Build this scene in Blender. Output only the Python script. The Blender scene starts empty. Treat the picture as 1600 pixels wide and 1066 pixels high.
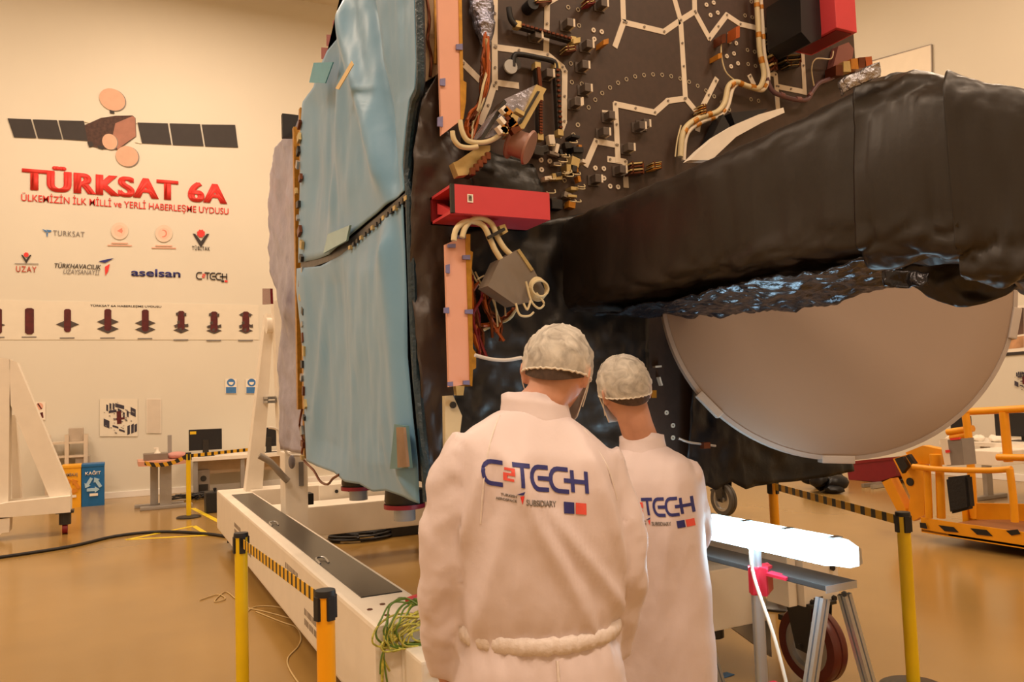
import bpy, bmesh, math, random
from mathutils import Vector, Matrix, noise
from mathutils.bvhtree import BVHTree
random.seed(6)
PI = math.pi
sc = bpy.context.scene
COL = sc.collection

# ------------------------------------------------------------------ camera, light, exposure
F = 1240.0
YAW, PITCH, ROLL = math.radians(26.4), math.atan(81/F), math.radians(1.9)
EYE = Vector((0, 0, 1.6))
_f0 = Vector((math.sin(YAW), math.cos(YAW), 0)); _r0 = Vector((math.cos(YAW), -math.sin(YAW), 0))
FW = (_f0*math.cos(PITCH) + Vector((0, 0, math.sin(PITCH)))).normalized()
_u0 = _r0.cross(FW)
RT = _r0*math.cos(ROLL) - _u0*math.sin(ROLL)
UP = _u0*math.cos(ROLL) + _r0*math.sin(ROLL)
cam_d = bpy.data.cameras.new('camera'); cam = bpy.data.objects.new('camera', cam_d); COL.objects.link(cam)
cam_d.sensor_width = 36; cam_d.lens = 36*F/1600; cam_d.clip_start = .05
cam.matrix_world = Matrix((( RT.x, UP.x, -FW.x, EYE.x), (RT.y, UP.y, -FW.y, EYE.y), (RT.z, UP.z, -FW.z, EYE.z), (0, 0, 0, 1)))
sc.camera = cam
sc.view_settings.view_transform = 'Standard'; sc.view_settings.look = 'None'
sc.view_settings.gamma = 1; sc.view_settings.use_curve_mapping = False
sc.view_settings.exposure = 0.0
w = bpy.data.worlds.new('hall_ambient'); sc.world = w; w.use_nodes = True
w.node_tree.nodes['Background'].inputs[0].default_value = (1, .78, .55, 1)
w.node_tree.nodes['Background'].inputs[1].default_value = .25
WARM = (1, .76, .55)
def area(name, loc, sx, sy, watts, col=WARM, rot=(0, 0, 0)):
    l = bpy.data.lights.new(name, 'AREA'); l.shape = 'RECTANGLE'; l.size = sx; l.size_y = sy; l.energy = watts; l.color = col
    o = bpy.data.objects.new(name, l); COL.objects.link(o); o.location = loc; o.rotation_euler = rot
    return o
for i, (x, y) in enumerate(((-4, -2), (1.0, -2), (6, -2), (-4, 4), (8.5, 4), (-4, 10.5), (1, 12), (7.5, 11))):
    area('ceiling_light', (x, y, 9.2), 2.4, 1.2, 300)

# ------------------------------------------------------------------ pixel of the photograph -> point on a plane of the hall
def ray(x, y): return FW + RT*((x-800)/F) - UP*((y-533)/F)
def PX(x, y, v): d = ray(x, y); return EYE + d*((v-EYE.x)/d.x)
def PY(x, y, v): d = ray(x, y); return EYE + d*((v-EYE.y)/d.y)
def PZ(x, y, v=0): d = ray(x, y); return EYE + d*((v-EYE.z)/d.z)
def PD(x, y, v): return EYE + ray(x, y)*v

# ------------------------------------------------------------------ materials
MATS = {}
def srgb(c):
    return tuple((u/12.92 if u <= .04045 else ((u+.055)/1.055)**2.4) for u in c)
def hexc(h): return srgb(tuple(int(h[i:i+2], 16)/255 for i in (0, 2, 4)))
def mat(name, col, rough=.5, metal=0, var=.08, vscale=6, bump=0, bscale=40, spec=.5, emit=None, trans=0, alpha=1, coat=0, sheen=0, stretch=None):
    if name in MATS: return MATS[name]
    if isinstance(col, str): col = hexc(col)
    m = bpy.data.materials.new(name); m.use_nodes = True; nt = m.node_tree
    b = nt.nodes['Principled BSDF']
    b.inputs['Roughness'].default_value = rough; b.inputs['Metallic'].default_value = metal
    b.inputs['Specular IOR Level'].default_value = spec
    b.inputs['Transmission Weight'].default_value = trans; b.inputs['Alpha'].default_value = alpha
    b.inputs['Coat Weight'].default_value = coat
    b.inputs['Sheen Weight'].default_value = sheen
    tc = nt.nodes.new('ShaderNodeTexCoord'); vec = tc.outputs['Object']
    if stretch:
        mp = nt.nodes.new('ShaderNodeMapping'); mp.inputs['Scale'].default_value = stretch
        nt.links.new(vec, mp.inputs[0]); vec = mp.outputs[0]
    n = nt.nodes.new('ShaderNodeTexNoise'); n.inputs['Scale'].default_value = vscale; n.inputs['Detail'].default_value = 4
    nt.links.new(vec, n.inputs['Vector'])
    r = nt.nodes.new('ShaderNodeValToRGB')
    r.color_ramp.elements[0].position = .3; r.color_ramp.elements[1].position = .7
    r.color_ramp.elements[0].color = (*[c*(1-var) for c in col], 1); r.color_ramp.elements[1].color = (*[min(1, c*(1+var)) for c in col], 1)
    nt.links.new(n.outputs[0], r.inputs[0]); nt.links.new(r.outputs[0], b.inputs['Base Color'])
    if bump:
        n2 = nt.nodes.new('ShaderNodeTexNoise'); n2.inputs['Scale'].default_value = bscale; n2.inputs['Detail'].default_value = 5
        nt.links.new(vec, n2.inputs['Vector'])
        bp = nt.nodes.new('ShaderNodeBump'); bp.inputs['Strength'].default_value = bump; bp.inputs['Distance'].default_value = .02
        nt.links.new(n2.outputs[0], bp.inputs['Height']); nt.links.new(bp.outputs[0], b.inputs['Normal'])
    if emit:
        b.inputs['Emission Color'].default_value = (*emit[0], 1); b.inputs['Emission Strength'].default_value = emit[1]
    MATS[name] = m
    return m
def hazard(name, ca, cb, scale, axis, slant, duty=.5, rough=.5):
    """stripes across the object's own length"""
    m = bpy.data.materials.new(name); m.use_nodes = True; nt = m.node_tree; b = nt.nodes['Principled BSDF']; b.inputs['Roughness'].default_value = rough
    tc = nt.nodes.new('ShaderNodeUVMap'); sp = nt.nodes.new('ShaderNodeSeparateXYZ'); nt.links.new(tc.outputs[0], sp.inputs[0])
    a = nt.nodes.new('ShaderNodeMath'); a.operation = 'MULTIPLY_ADD'; nt.links.new(sp.outputs[1], a.inputs[0]); a.inputs[1].default_value = slant; nt.links.new(sp.outputs[0], a.inputs[2])
    s = nt.nodes.new('ShaderNodeMath'); s.operation = 'MULTIPLY'; s.inputs[1].default_value = scale; nt.links.new(a.outputs[0], s.inputs[0])
    f = nt.nodes.new('ShaderNodeMath'); f.operation = 'FRACT'; nt.links.new(s.outputs[0], f.inputs[0])
    g = nt.nodes.new('ShaderNodeMath'); g.operation = 'GREATER_THAN'; g.inputs[1].default_value = duty; nt.links.new(f.outputs[0], g.inputs[0])
    mx = nt.nodes.new('ShaderNodeMix'); mx.data_type = 'RGBA'; nt.links.new(g.outputs[0], mx.inputs[0])
    mx.inputs[6].default_value = (*hexc(ca), 1); mx.inputs[7].default_value = (*hexc(cb), 1)
    nt.links.new(mx.outputs[2], b.inputs['Base Color'])
    return m
white = mat('cream_paint', 'EFE6D8', .45, var=.03)
wallp = mat('wall_paint', 'E0DACB', .7, var=.02, vscale=.6)
steel = mat('brushed_steel', 'B8B8B8', .35, .9)
alu = mat('aluminium_profile', 'B9BDC4', .3, .75, var=.05)
black = mat('black_plastic', '17161A', .5)
dark = mat('charcoal_panel', '2A2623', .4)
yel = mat('yellow_post', 'E8C410', .35, var=.05)
ory = mat('orange_yellow_post', 'F5A90E', .35, var=.05)
lift = mat('lift_paint', 'F2A516', .4, var=.06)
redm = mat('red_cover', 'D2424A', .42, var=.05)
dred = mat('dark_red', '7B1018', .5)
deckm = mat('deck_laminate', '44332A', .5, var=.12, vscale=30)
strapm = mat('cream_tape', 'E6D8C4', .5, var=.04)
copper = mat('copper', '6E3A22', .35, .6, var=.3)
amber = mat('amber_tape', 'BE7C22', .4, .2, var=.2, vscale=25)
gold = mat('gold_frame', 'B9862E', .4, .4, var=.2, vscale=30)
brass = mat('pale_brass', 'C9B27A', .4, .5, var=.12, vscale=20)
tan = mat('tan_harness', 'D8C8A0', .5)
blk = mat('black_blanket', '120F0E', .42, var=.25, vscale=3, bump=.3, bscale=9, spec=.6)
foil = mat('crinkled_foil', 'A8A9B4', .22, .9, var=.2, vscale=12, bump=.9, bscale=38)
greyunit = mat('grey_unit', '8A7F74', .45, .3)
navy = mat('navy_print', '2B2E78', .6)
pred = mat('red_print', 'E83A34', .6)
grayp = mat('grey_print', '7F7A78', .7)
darkp = mat('dark_print', '36302F', .7)
pinkp = mat('pale_red_print', 'E8B29C', .7)
bluep = mat('blue_print', '3F79B8', .6)
palep = mat('pale_print', 'F3EADC', .6, var=.02)
skin = mat('skin', 'CE9A84', .5, var=.08, vscale=20)
hairm = mat('short_hair', '4A382E', .7, var=.3, vscale=90)
wire_g = mat('green_yellow_wire', 'B8B04A', .45, var=.4, vscale=60)

# ------------------------------------------------------------------ builders
def root_of(o):
    while o.parent: o = o.parent
    return o
class MB:
    def __init__(s): s.bm = bmesh.new()
    def box(s, c, d, rot=None, bev=0):
        r = bmesh.ops.create_cube(s.bm, size=1); vs = r['verts']
        M = Matrix.Translation(Vector(c)) @ (rot.to_4x4() if rot else Matrix()) @ Matrix.Diagonal((*d, 1))
        bmesh.ops.transform(s.bm, matrix=M, verts=vs)
        if bev:
            es = list({e for v in vs for e in v.link_edges})
            bmesh.ops.bevel(s.bm, geom=es, offset=bev, segments=2, affect='EDGES', profile=.7)
        return s
    def b2(s, a, b, bev=0):
        a, b = Vector(a), Vector(b); return s.box((a+b)/2, [abs(v) for v in (b-a)], bev=bev)
    def bar(s, p, q, w, h=None, up=(0, 0, 1), bev=0):
        p, q = Vector(p), Vector(q); h = h or w; z = (q-p).normalized(); u = Vector(up)
        if abs(z.dot(u)) > .98: u = Vector((0, 1, 0))
        x = u.cross(z).normalized(); y = z.cross(x)
        R = Matrix((x, y, z)).transposed()
        return s.box((p+q)/2, (w, h, (q-p).length), R, bev)
    def cyl(s, p, q, r, r2=None, n=20, caps=True):
        p, q = Vector(p), Vector(q); z = (q-p).normalized()
        R = z.to_track_quat('Z', 'Y').to_matrix().to_4x4()
        bmesh.ops.create_cone(s.bm, cap_ends=caps, segments=n, radius1=r, radius2=r if r2 is None else r2, depth=(q-p).length, matrix=Matrix.Translation((p+q)/2) @ R)
        return s
    def sph(s, c, d, rot=None, sub=3):
        bmesh.ops.create_icosphere(s.bm, subdivisions=sub, radius=1, matrix=Matrix.Translation(Vector(c)) @ (rot.to_4x4() if rot else Matrix()) @ Matrix.Diagonal((*d, 1)))
        return s
    def rings(s, rs, caps=True, closed=False):
        L = [[s.bm.verts.new(p) for p in r] for r in rs]; n = len(L[0])
        for a, b in zip(L, L[1:] + ([L[0]] if closed else [])):
            for i in range(n): s.bm.faces.new((a[i], a[(i+1) % n], b[(i+1) % n], b[i]))
        if caps and not closed: s.bm.faces.new(L[0][::-1]); s.bm.faces.new(L[-1])
        return s
    def tube(s, pts, r, n=8, smooth=3, closed=False):
        pts = [Vector(p) for p in pts]
        R = r if isinstance(r, (list, tuple)) else [r]*len(pts)
        if smooth > 1 and len(pts) > 2:
            P2, R2 = [], []
            m = len(pts)
            for i in range(m-1):
                p0, p1, p2, p3 = pts[max(i-1, 0)], pts[i], pts[i+1], pts[min(i+2, m-1)]
                for k in range(smooth):
                    t = k/smooth
                    P2.append(.5*(2*p1 + (p2-p0)*t + (2*p0-5*p1+4*p2-p3)*t*t + (3*p1-p0-3*p2+p3)*t**3)); R2.append(R[i]*(1-t)+R[i+1]*t)
            P2.append(pts[-1]); R2.append(R[-1]); pts, R = P2, R2
        rs = []; up = Vector((.13, .21, 1)).normalized()
        for i, p in enumerate(pts):
            t = (pts[min(i+1, len(pts)-1)] - pts[max(i-1, 0)]).normalized()
            x = up.cross(t)
            if x.length < .05: x = Vector((1, 0, 0)).cross(t)
            x.normalize(); y = t.cross(x); up = y if False else up
            rs.append([p + (x*math.cos(2*PI*k/n) + y*math.sin(2*PI*k/n))*R[i] for k in range(n)])
        return s.rings(rs)
    def prism(s, poly, ext):
        ext = Vector(ext); poly = [Vector(p) for p in poly]
        a = [s.bm.verts.new(p) for p in poly]; b = [s.bm.verts.new(p+ext) for p in poly]; n = len(a)
        s.bm.faces.new(a[::-1]); s.bm.faces.new(b)
        for i in range(n): s.bm.faces.new((a[i], a[(i+1) % n], b[(i+1) % n], b[i]))
        return s
    def grid(s, fn, nu, nv):
        V = [[s.bm.verts.new(fn(i/nu, j/nv)) for j in range(nv+1)] for i in range(nu+1)]
        for i in range(nu):
            for j in range(nv): s.bm.faces.new((V[i][j], V[i+1][j], V[i+1][j+1], V[i][j+1]))
        return s
    def lathe(s, prof, c, axis, n=48):
        c = Vector(c); z = Vector(axis).normalized(); x = z.orthogonal().normalized(); y = z.cross(x)
        return s.rings([[c + z*h + (x*math.cos(2*PI*k/n)+y*math.sin(2*PI*k/n))*max(r, 1e-4) for k in range(n)] for r, h in prof])
    def ring(s, c, axis, r, t, n=20, h=.004):
        return s.lathe2([(r-t, 0), (r-t, h), (r, h), (r, 0)], c, axis, n)
    def lathe2(s, prof, c, axis, n):
        c = Vector(c); z = Vector(axis).normalized(); x = z.orthogonal().normalized(); y = z.cross(x)
        return s.rings([[c + z*h + (x*math.cos(2*PI*k/n)+y*math.sin(2*PI*k/n))*r for k in range(n)] for r, h in prof], closed=True)
    def build(s, name, m, parent=None, smooth=False, solid=0, normals=True):
        if normals: bmesh.ops.recalc_face_normals(s.bm, faces=s.bm.faces)
        me = bpy.data.meshes.new(name)
        off = root_of(parent).location if parent else Vector()
        if off.length: bmesh.ops.translate(s.bm, verts=s.bm.verts, vec=-off)
        s.bm.to_mesh(me); s.bm.free()
        for mm in (m if isinstance(m, (list, tuple)) else [m]): me.materials.append(mm)
        if smooth:
            for p in me.polygons: p.use_smooth = True
            if smooth != 'all': me.set_sharp_from_angle(angle=math.radians(40))
        o = bpy.data.objects.new(name, me); COL.objects.link(o)
        if parent: o.parent = parent
        if solid:
            md = o.modifiers.new('thickness', 'SOLIDIFY'); md.thickness = solid; md.offset = 0
        return o
def tag(o, label=None, cat=None, group=None, kind=None):
    if label: o['label'] = label
    if cat: o['category'] = cat
    if group: o['group'] = group
    if kind: o['kind'] = kind
    return o
def thing(name, label, cat, loc=(0, 0, 0), group=None):
    o = bpy.data.objects.new(name, None); COL.objects.link(o); o.location = loc; o.empty_display_size = .1
    return tag(o, label, cat, group)
def plabel(o, label): o['label'] = label; return o
def dup(o, parent=None):
    c = o.copy(); COL.objects.link(c)
    if parent: c.parent = parent
    for ch in o.children: dup(ch, c)
    return c
def structure(o): o['kind'] = 'structure'; return o
def uv_along(o, axis_u, axis_v):
    """UV in metres along two directions"""
    me = o.data; uv = me.uv_layers.new(name='UVMap'); au, av = Vector(axis_u), Vector(axis_v)
    for l in me.loops:
        co = me.vertices[l.vertex_index].co; uv.data[l.index].uv = (co.dot(au), co.dot(av))
def text_mesh(body, bold=0, shear=0, spacing=1):
    c = bpy.data.curves.new('lettering', 'FONT'); c.body = body; c.size = 1; c.offset = bold; c.shear = shear; c.space_character = spacing
    o = bpy.data.objects.new('lettering', c); COL.objects.link(o)
    dg = bpy.context.evaluated_depsgraph_get(); me = bpy.data.meshes.new_from_object(o.evaluated_get(dg))
    bpy.data.objects.remove(o)
    return me
CAPH = None
def text_pts(body, width, cap, bold=0, shear=0, spacing=1):
    """bmesh of flat lettering, x 0..width, cap height cap, in the xy plane"""
    global CAPH
    if CAPH is None:
        h = text_mesh('H'); CAPH = max(v.co.y for v in h.vertices)
    heavy = bold > .03
    me = text_mesh(body, .02 if heavy else bold, shear, spacing); bm = bmesh.new(); bm.from_mesh(me)
    if heavy:                                   # very bold: the same outlines once more on either side
        for sx in (-bold, bold):
            k0 = len(bm.verts); bm.from_mesh(me); bm.verts.ensure_lookup_table()
            for v in bm.verts[k0:]: v.co.x += sx; v.co.z += .0005 if sx < 0 else .001
    xs = [v.co.x for v in bm.verts]; x0, x1 = min(xs), max(xs); k = cap/CAPH
    for v in bm.verts: v.co = Vector(((v.co.x-x0)/(x1-x0)*width, v.co.y*k, v.co.z if heavy else 0))
    return bm
def wall_text(name, body, o, du, dn, width, cap, m, parent=None, bold=0, shear=0, spacing=1, du2=(0, 0, 1), thick=.0015):
    """lettering on a plane: origin o, reading direction du, up du2, outward dn"""
    bm = text_pts(body, width, cap, bold, shear, spacing)
    o, du, dv, dn = Vector(o), Vector(du), Vector(du2), Vector(dn)
    r = bmesh.ops.extrude_face_region(bm, geom=list(bm.faces))
    for v in [g for g in r['geom'] if isinstance(g, bmesh.types.BMVert)]: v.co.z += thick
    for v in bm.verts: v.co = o + du*v.co.x + dv*v.co.y + dn*v.co.z
    b = MB(); b.bm.free(); b.bm = bm
    return b.build(name, m, parent)
def fbm(p, s=1, o=4): return noise.fractal(Vector(p)*s, 1.0, 2.0, o)
def lerp(a, b, t): return a + (b-a)*t
def along(pts, t):
    """point at parameter t (0..1 over the pieces) on a polyline"""
    n = len(pts)-1; k = min(int(t*n), n-1); return lerp(Vector(pts[k]), Vector(pts[k+1]), t*n-k)

# ------------------------------------------------------------------ the hall
BW = 15.6          # back wall
RW = 12.3          # right wall
X0, X1, Y0, ZC = -9, RW, -7, 9.6
structure(MB().b2((X0-.2, Y0-.2, -.2), (X1+.2, BW+.2, 0)).build('floor', mat('floor_epoxy', 'A07E45', .2, var=.12, vscale=.5, bump=.03, bscale=2, spec=.5)))
structure(MB().b2((X0-.2, BW, 0), (X1+.2, BW+.2, ZC)).build('wall_back', wallp))
structure(MB().b2((RW, Y0, 0), (RW+.2, BW, ZC)).build('wall_right', wallp))
structure(MB().b2((X0-.2, Y0, 0), (X0, BW, ZC)).build('wall_left', wallp))
structure(MB().b2((X0-.2, Y0-.2, 0), (X1+.2, Y0, ZC)).build('wall_front', wallp))
structure(MB().b2((X0-.2, Y0-.2, ZC), (X1+.2, BW+.2, ZC+.2)).build('ceiling', wallp))
structure(MB().b2((X0, BW-.03, 0), (X1, BW, .11), .008).build('baseboard_back', mat('white_skirting', 'F4F0EA', .4, var=.02)))
structure(MB().b2((RW-.03, Y0, 0), (RW, BW, .11), .008).build('baseboard_right', MATS['white_skirting']))

# ------------------------------------------------------------------ printed graphics on the back wall
WY = BW - .012
def wp(x, y): return PY(x, y, WY)
def zz(x, y, ox, oy, s): return (ox + x/s, oy + y/s)
def flat(name, polys, m, parent=None, t=.004, fn=wp, n=(0, -1, 0)):
    b = MB()
    for i, p in enumerate(polys): b.prism([fn(*q) + Vector(n)*(t*.02*i) for q in p], Vector(n)*t)
    return b.build(name, m, parent)
def ell(cx, cy, rx, ry, a=0, n=28):
    a = math.radians(a)
    return [(cx + rx*math.cos(t)*math.cos(a) - ry*math.sin(t)*math.sin(a), cy + rx*math.cos(t)*math.sin(a) + ry*math.sin(t)*math.cos(a)) for t in [2*PI*k/n for k in range(n)]]
S1 = lambda pts: [zz(x, y, 0, 100, 3.552) for x, y in pts]
sg = thing('satellite_picture', 'printed satellite with dark solar wings and three pale dishes on the cream back wall', 'wall graphic', wp(190, 210))
flat('solar_wing', [S1(q) for q in (((42,302),(172,307),(202,412),(78,407)), ((181,308),(316,312),(345,418),(211,412)), ((325,313),(465,316),(492,427),(352,418)))], darkp, sg)
flat('solar_wing', [S1(q) for q in (((763,325),(931,330),(951,448),(788,440)), ((941,330),(1110,334),(1130,456),(960,450)), ((1119,336),(1305,338),(1321,464),(1139,457)))], darkp, sg)
flat('wing_hinge', [S1(q) for q in (((465,314),(500,322),(505,330),(468,322)), ((488,420),(500,440),(492,430),(484,415)), ((735,318),(762,322),(762,330),(735,326)), ((755,430),(786,436),(786,443),(750,436)))], strapm, sg)
flat('spacecraft_body', [S1(((470,340),(560,300),(640,288),(735,286),(752,300),(756,402),(705,440),(655,476),(575,472),(500,455),(485,420)))], mat('dark_brown_print', '4A3028', .7, var=.35, vscale=20), sg, .005)
flat('spacecraft_side', [S1(((640,330),(735,290),(750,300),(753,402),(700,438),(652,474),(625,400)))], mat('rose_brown_print', 'A87462', .7, var=.12), sg, .006)
dp = mat('dish_print', 'D9AE94', .7, var=.06)
for c in ((623,198,76,58,28), (609,432,46,40,55), (705,513,64,56,20)):
    flat('dish_picture', [S1(ell(*c))], dp, sg, .008)
    flat('dish_shadow', [S1(ell(c[0]+5, c[1]+2, c[2], c[3], c[4]))], grayp, sg, .007)
flat('antenna_picture', [S1(q) for q in (((608,256),(634,264),(636,276),(612,274)), ((484,432),(512,432),(520,455),(496,464)), ((540,452),(580,458),(572,476),(545,468)))], darkp, sg, .0065)

def wtext(name, body, x, y, x2, y2, cap_px, m, label=None, cat='lettering', parent=None, bold=0, shear=0, spacing=1, group=None):
    a, b = wp(x, y), wp(x2, y2); a2 = wp(x, y-cap_px)
    a.z = b.z = (a.z+b.z)/2
    o = wall_text(name, body, a, (1, 0, 0), (0, -1, 0), b.x-a.x, a2.z-wp(x, y).z, m, parent, bold, shear, spacing)
    if label: tag(o, label, cat, group)
    return o
wtext('wall_lettering', 'TÜRKSAT 6A', 34, 296, 355, 317, 31, pred, 'large bold red lettering below the satellite picture on the back wall', bold=.045, spacing=1.1)
wtext('wall_lettering', 'ÜLKEMİZİN İLK MİLLİ ve YERLİ HABERLEŞME UYDUSU', 33, 314, 357, 335, 10.5, pred, 'small line of red lettering right under the large red wall lettering', bold=.006)
g = thing('company_logo', 'grey thin wordmark with blue winged mark on the wall, upper left logo', 'logo', wp(66, 370))
wtext('wordmark', 'TURKSAT', 83, 368, 132, 370.5, 8, grayp, parent=g, spacing=1.15)
flat('winged_mark', [[(66,358),(72,360),(74,364),(70,362)], [(72,359),(80,360),(80,362),(75,363)], [(72.5,364),(75,364),(74,370),(73,370)]], bluep, g)
def emblem(cx, cy, kind, label):
    g = thing('ministry_emblem', label, 'logo', wp(cx, cy), 'pale red round emblems on the wall')
    def circ(r): return [(cx + r*math.cos(2*PI*k/28), cy + r*math.sin(2*PI*k/28)) for k in range(28)]
    flat('emblem_disc', [circ(13.5)], mat('faint_pink_print', 'E4CFBC', .7, var=.03), g, .004)
    flat('emblem_core', [circ(9)], mat('faint_pink_core', 'E6C6B2', .7, var=.03), g, .0055)
    if kind: flat('emblem_symbol', [[(cx-4, cy), (cx+4, cy-5), (cx+4, cy+4)], [(cx-1, cy), (cx+5, cy-1), (cx+5, cy+1)]], mat('salmon_print', 'E08C78', .7), g, .007)
    else:
        b = [(cx-1+6*math.cos(a), cy+6*math.sin(a)) for a in [(-1.9+3.8*k/14) for k in range(15)]] + [(cx-2.2+5*math.cos(a), cy+4.6*math.sin(a)) for a in [(1.7-3.4*k/14) for k in range(15)]]
        flat('emblem_symbol', [b], mat('salmon_print', 'E08C78', .7), g, .007)
    for dy, hw in ((18, 13), (21.5, 19)):
        flat('emblem_caption', [[(cx-hw, cy+dy), (cx+hw, cy+dy+.6), (cx+hw, cy+dy+2.2), (cx-hw, cy+dy+1.6)]], pinkp, g)
emblem(187, 361, True, 'pale red round emblem with a pointed symbol, right of the grey wordmark')
emblem(256, 365, False, 'pale red round emblem with a crescent, left of the black V logo')
def vlogo(cx, cy, k, label, cap, capdy, capm, caph, w):
    g = thing('institute_logo', label, 'logo', wp(cx, cy), 'black V logos with a red gear')
    flat('v_mark', [[(cx-13*k, cy-6*k), (cx-9*k, cy-5.5*k), (cx, cy+6*k), (cx, cy+16*k)], [(cx, cy+16*k), (cx, cy+6*k), (cx+9*k, cy-5.5*k), (cx+13*k, cy-5.5*k)]], darkp, g)
    gear = []
    for i in range(24):
        r = (6.5 if i % 3 else 5.2)*k; gear.append((cx+r*math.cos(2*PI*i/24), cy-6*k+r*math.sin(2*PI*i/24)))
    flat('red_gear', [gear], pred, g, .006)
    wtext('wordmark', cap, cx-w, cy+capdy, cx+w, cy+capdy+w*.03, caph, capm, parent=g, spacing=1.2, bold=.01)
    return g
vlogo(314, 371, 1, 'black V logo with red gear above spaced lettering, upper right logo', 'TÜBİTAK', 20, darkp, 6, 14)
g = vlogo(41, 402, .62, 'small V logo with red gear above spaced red lettering, lower left logo', 'UZAY', 23, mat('brick_print', 'C0503A', .7), 9, 16)
flat('rule_line', [[(23, 411.5), (60, 412), (60, 413), (23, 412.5)]], grayp, g)
g = thing('company_logo', 'two line slanted wordmark with black and red bird mark on the wall', 'logo', wp(85, 430))
wtext('wordmark', 'TÜRKHAVACILIK', 85, 418, 158, 421.5, 7, darkp, parent=g, bold=.01, shear=.2)
wtext('wordmark', 'UZAYSANAYİİ', 99, 427.5, 156, 430, 7, grayp, parent=g, shear=.2)
flat('bird_wing', [[(154,408.5),(166,405.5),(178,403.5),(164,411)]], navy, g)
flat('bird_tail', [[(164,417),(171.5,412.5),(169,424),(164.5,431)]], pred, g)
tag(wtext('company_logo', 'aselsan', 205, 431, 282, 433.5, 11.5, navy, bold=.02), 'bold dark blue lower case wordmark in the lower row of wall logos', 'logo')

# techno letters drawn with strokes: each is a list of polylines in a unit box
def arc(cx, cy, r, a0, a1, ry=None, n=8): return [(cx + r*math.cos(math.radians(a0+(a1-a0)*k/n)), cy + (ry or r)*math.sin(math.radians(a0+(a1-a0)*k/n))) for k in range(n+1)]
LET = {
 'C': (1.0, [[(1, 1)] + [(.45, 1)] + arc(.42, .5, .42, 90, 270, .5) + [(1, 0)]]),
 '2': (.42, [[(0, .88), (.42, .88), (.42, .5), (.04, .5), (.04, .1), (.45, .1)]]),
 'T': (.8, [[(-.1, 1), (.85, 1)], [(.4, 1), (.4, 0)]]),
 'E': (.95, [[(.95, 1), (.42, 1)] + arc(.4, .5, .4, 90, 270, .5) + [(.95, 0)], [(.35, .5), (1.0, .5)]]),
 'H': (.8, [[(.02, 1), (.02, 0)], [(.8, 1), (.8, 0)], [(-.45, .5), (.8, .5)]]),
}
def strokes(lines, w):
    """ribbon quads (2-D) for polylines"""
    out = []
    for L in lines:
        L = [Vector((x, y)) for x, y in L]
        N = []
        for i in range(len(L)):
            a = L[max(i-1, 0)]; b = L[min(i+1, len(L)-1)]; t = (b-a).normalized(); nn = Vector((-t.y, t.x))
            if 0 < i < len(L)-1:
                t1 = (L[i]-a).normalized(); c = max(.5, nn.dot(Vector((-t1.y, t1.x)))); nn = nn/c
            N.append(nn*w/2)
        for i in range(len(L)-1): out.append([L[i]-N[i], L[i+1]-N[i+1], L[i+1]+N[i+1], L[i]+N[i]])
    return out
def ctech(width, height, wgt=.19):
    """quads of the C2TECH wordmark: list of (is_red, quad)"""
    out = []; x = 0; hx = height
    seq = [('C', 1.0, 0, 0), ('2', 1, 0, 1), ('T', 1, 0, 0), ('E', 1, 0, 0), ('C', 1, 0, 0), ('H', 1, 0, 0)]
    adv = [1.08, .5, .92, 1.06, 1.2, .9]; tot = sum(adv); k = width/tot
    for (l, s, dy, red), a in zip(seq, adv):
        wl, lines = LET[l]
        for q in strokes(lines, wgt*(.9 if red else 1)):
            if red: q = [Vector((p.x, p.y*.62+.22)) for p in q]
            out.append((red, [Vector(((x+p.x)*k, p.y*hx)) for p in q]))
        x += a
    return out
g = thing('company_logo', 'small techno wordmark with two squares at the right end of the wall logos', 'logo', wp(306, 437))
def ct_wall(m, red):
    b = MB(); a = wp(307, 436); e = wp(355, 437.5); h = wp(307, 426).z-a.z
    for r, q in ctech(e.x-a.x, h):
        if r == red: b.prism([a + Vector((p.x, 0, p.y)) for p in q], (0, -.004, 0))
    return b.build('wordmark', m, g)
ct_wall(darkp, 0); ct_wall(pred, 1)
flat('square_mark', [[(346,438),(350,438),(350,441),(346,441)]], darkp, g); flat('square_mark', [[(351,438),(355.5,438.2),(355.5,441.2),(351,441)]], pred, g)

# banner with the eight build stages
bn = thing('assembly_stage_banner', 'long pale banner showing eight stages of a red cylinder being fitted with grey panels', 'banner', wp(0, 532))
b = MB(); b.b2((PY(-260, 468, BW).x, BW-.008, wp(0, 531).z), (wp(404, 477).x, BW-.001, wp(0, 469).z)); b.build('sheet', mat('banner_sheet', 'E7DFCE', .6, var=.02), bn)
wtext('banner_title', 'TÜRKSAT 6A HABERLEŞME UYDUSU', 141, 479, 252, 481, 3, darkp, parent=bn, bold=.01)
cyl_m = mat('maroon_print', '561216', .6, var=.3, vscale=14); plate_m = mat('plate_print', '4E4440', .7, var=.3, vscale=24)
def stage(px, py, k, cylh, plates, dots=False):
    f = thing_part('stage_picture', bn)
    w_ = 7 if cylh > 38 else 5.4
    for (dy, hw) in plates: flat('panel', [[(px-hw, py+dy), (px, py+dy-hw*.42), (px+hw, py+dy), (px, py+dy+hw*.42)]], plate_m, f, .005)
    top = py-18
    flat('cylinder', [[(px-w_, top+2), (px-w_*.5, top), (px+w_*.5, top), (px+w_, top+2), (px+w_, top+cylh-3), (px+w_*.5, top+cylh), (px-w_*.5, top+cylh), (px-w_, top+cylh-3)]], cyl_m, f, .007)
    if dots: flat('small_unit', [[(px+a, py+c), (px+a+4, py+c-1), (px+a+4, py+c+4), (px+a, py+c+4)] for a, c in ((-8, -15), (4, -14), (-10, 4), (7, 3), (-3, 9), (-6, -2))], plate_m, f, .0085)
    flat('caption', [[(px-12, py+26.5), (px+11, py+26.3), (px+11, py+28), (px-12, py+28.2)]], grayp, f, .004)
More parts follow.
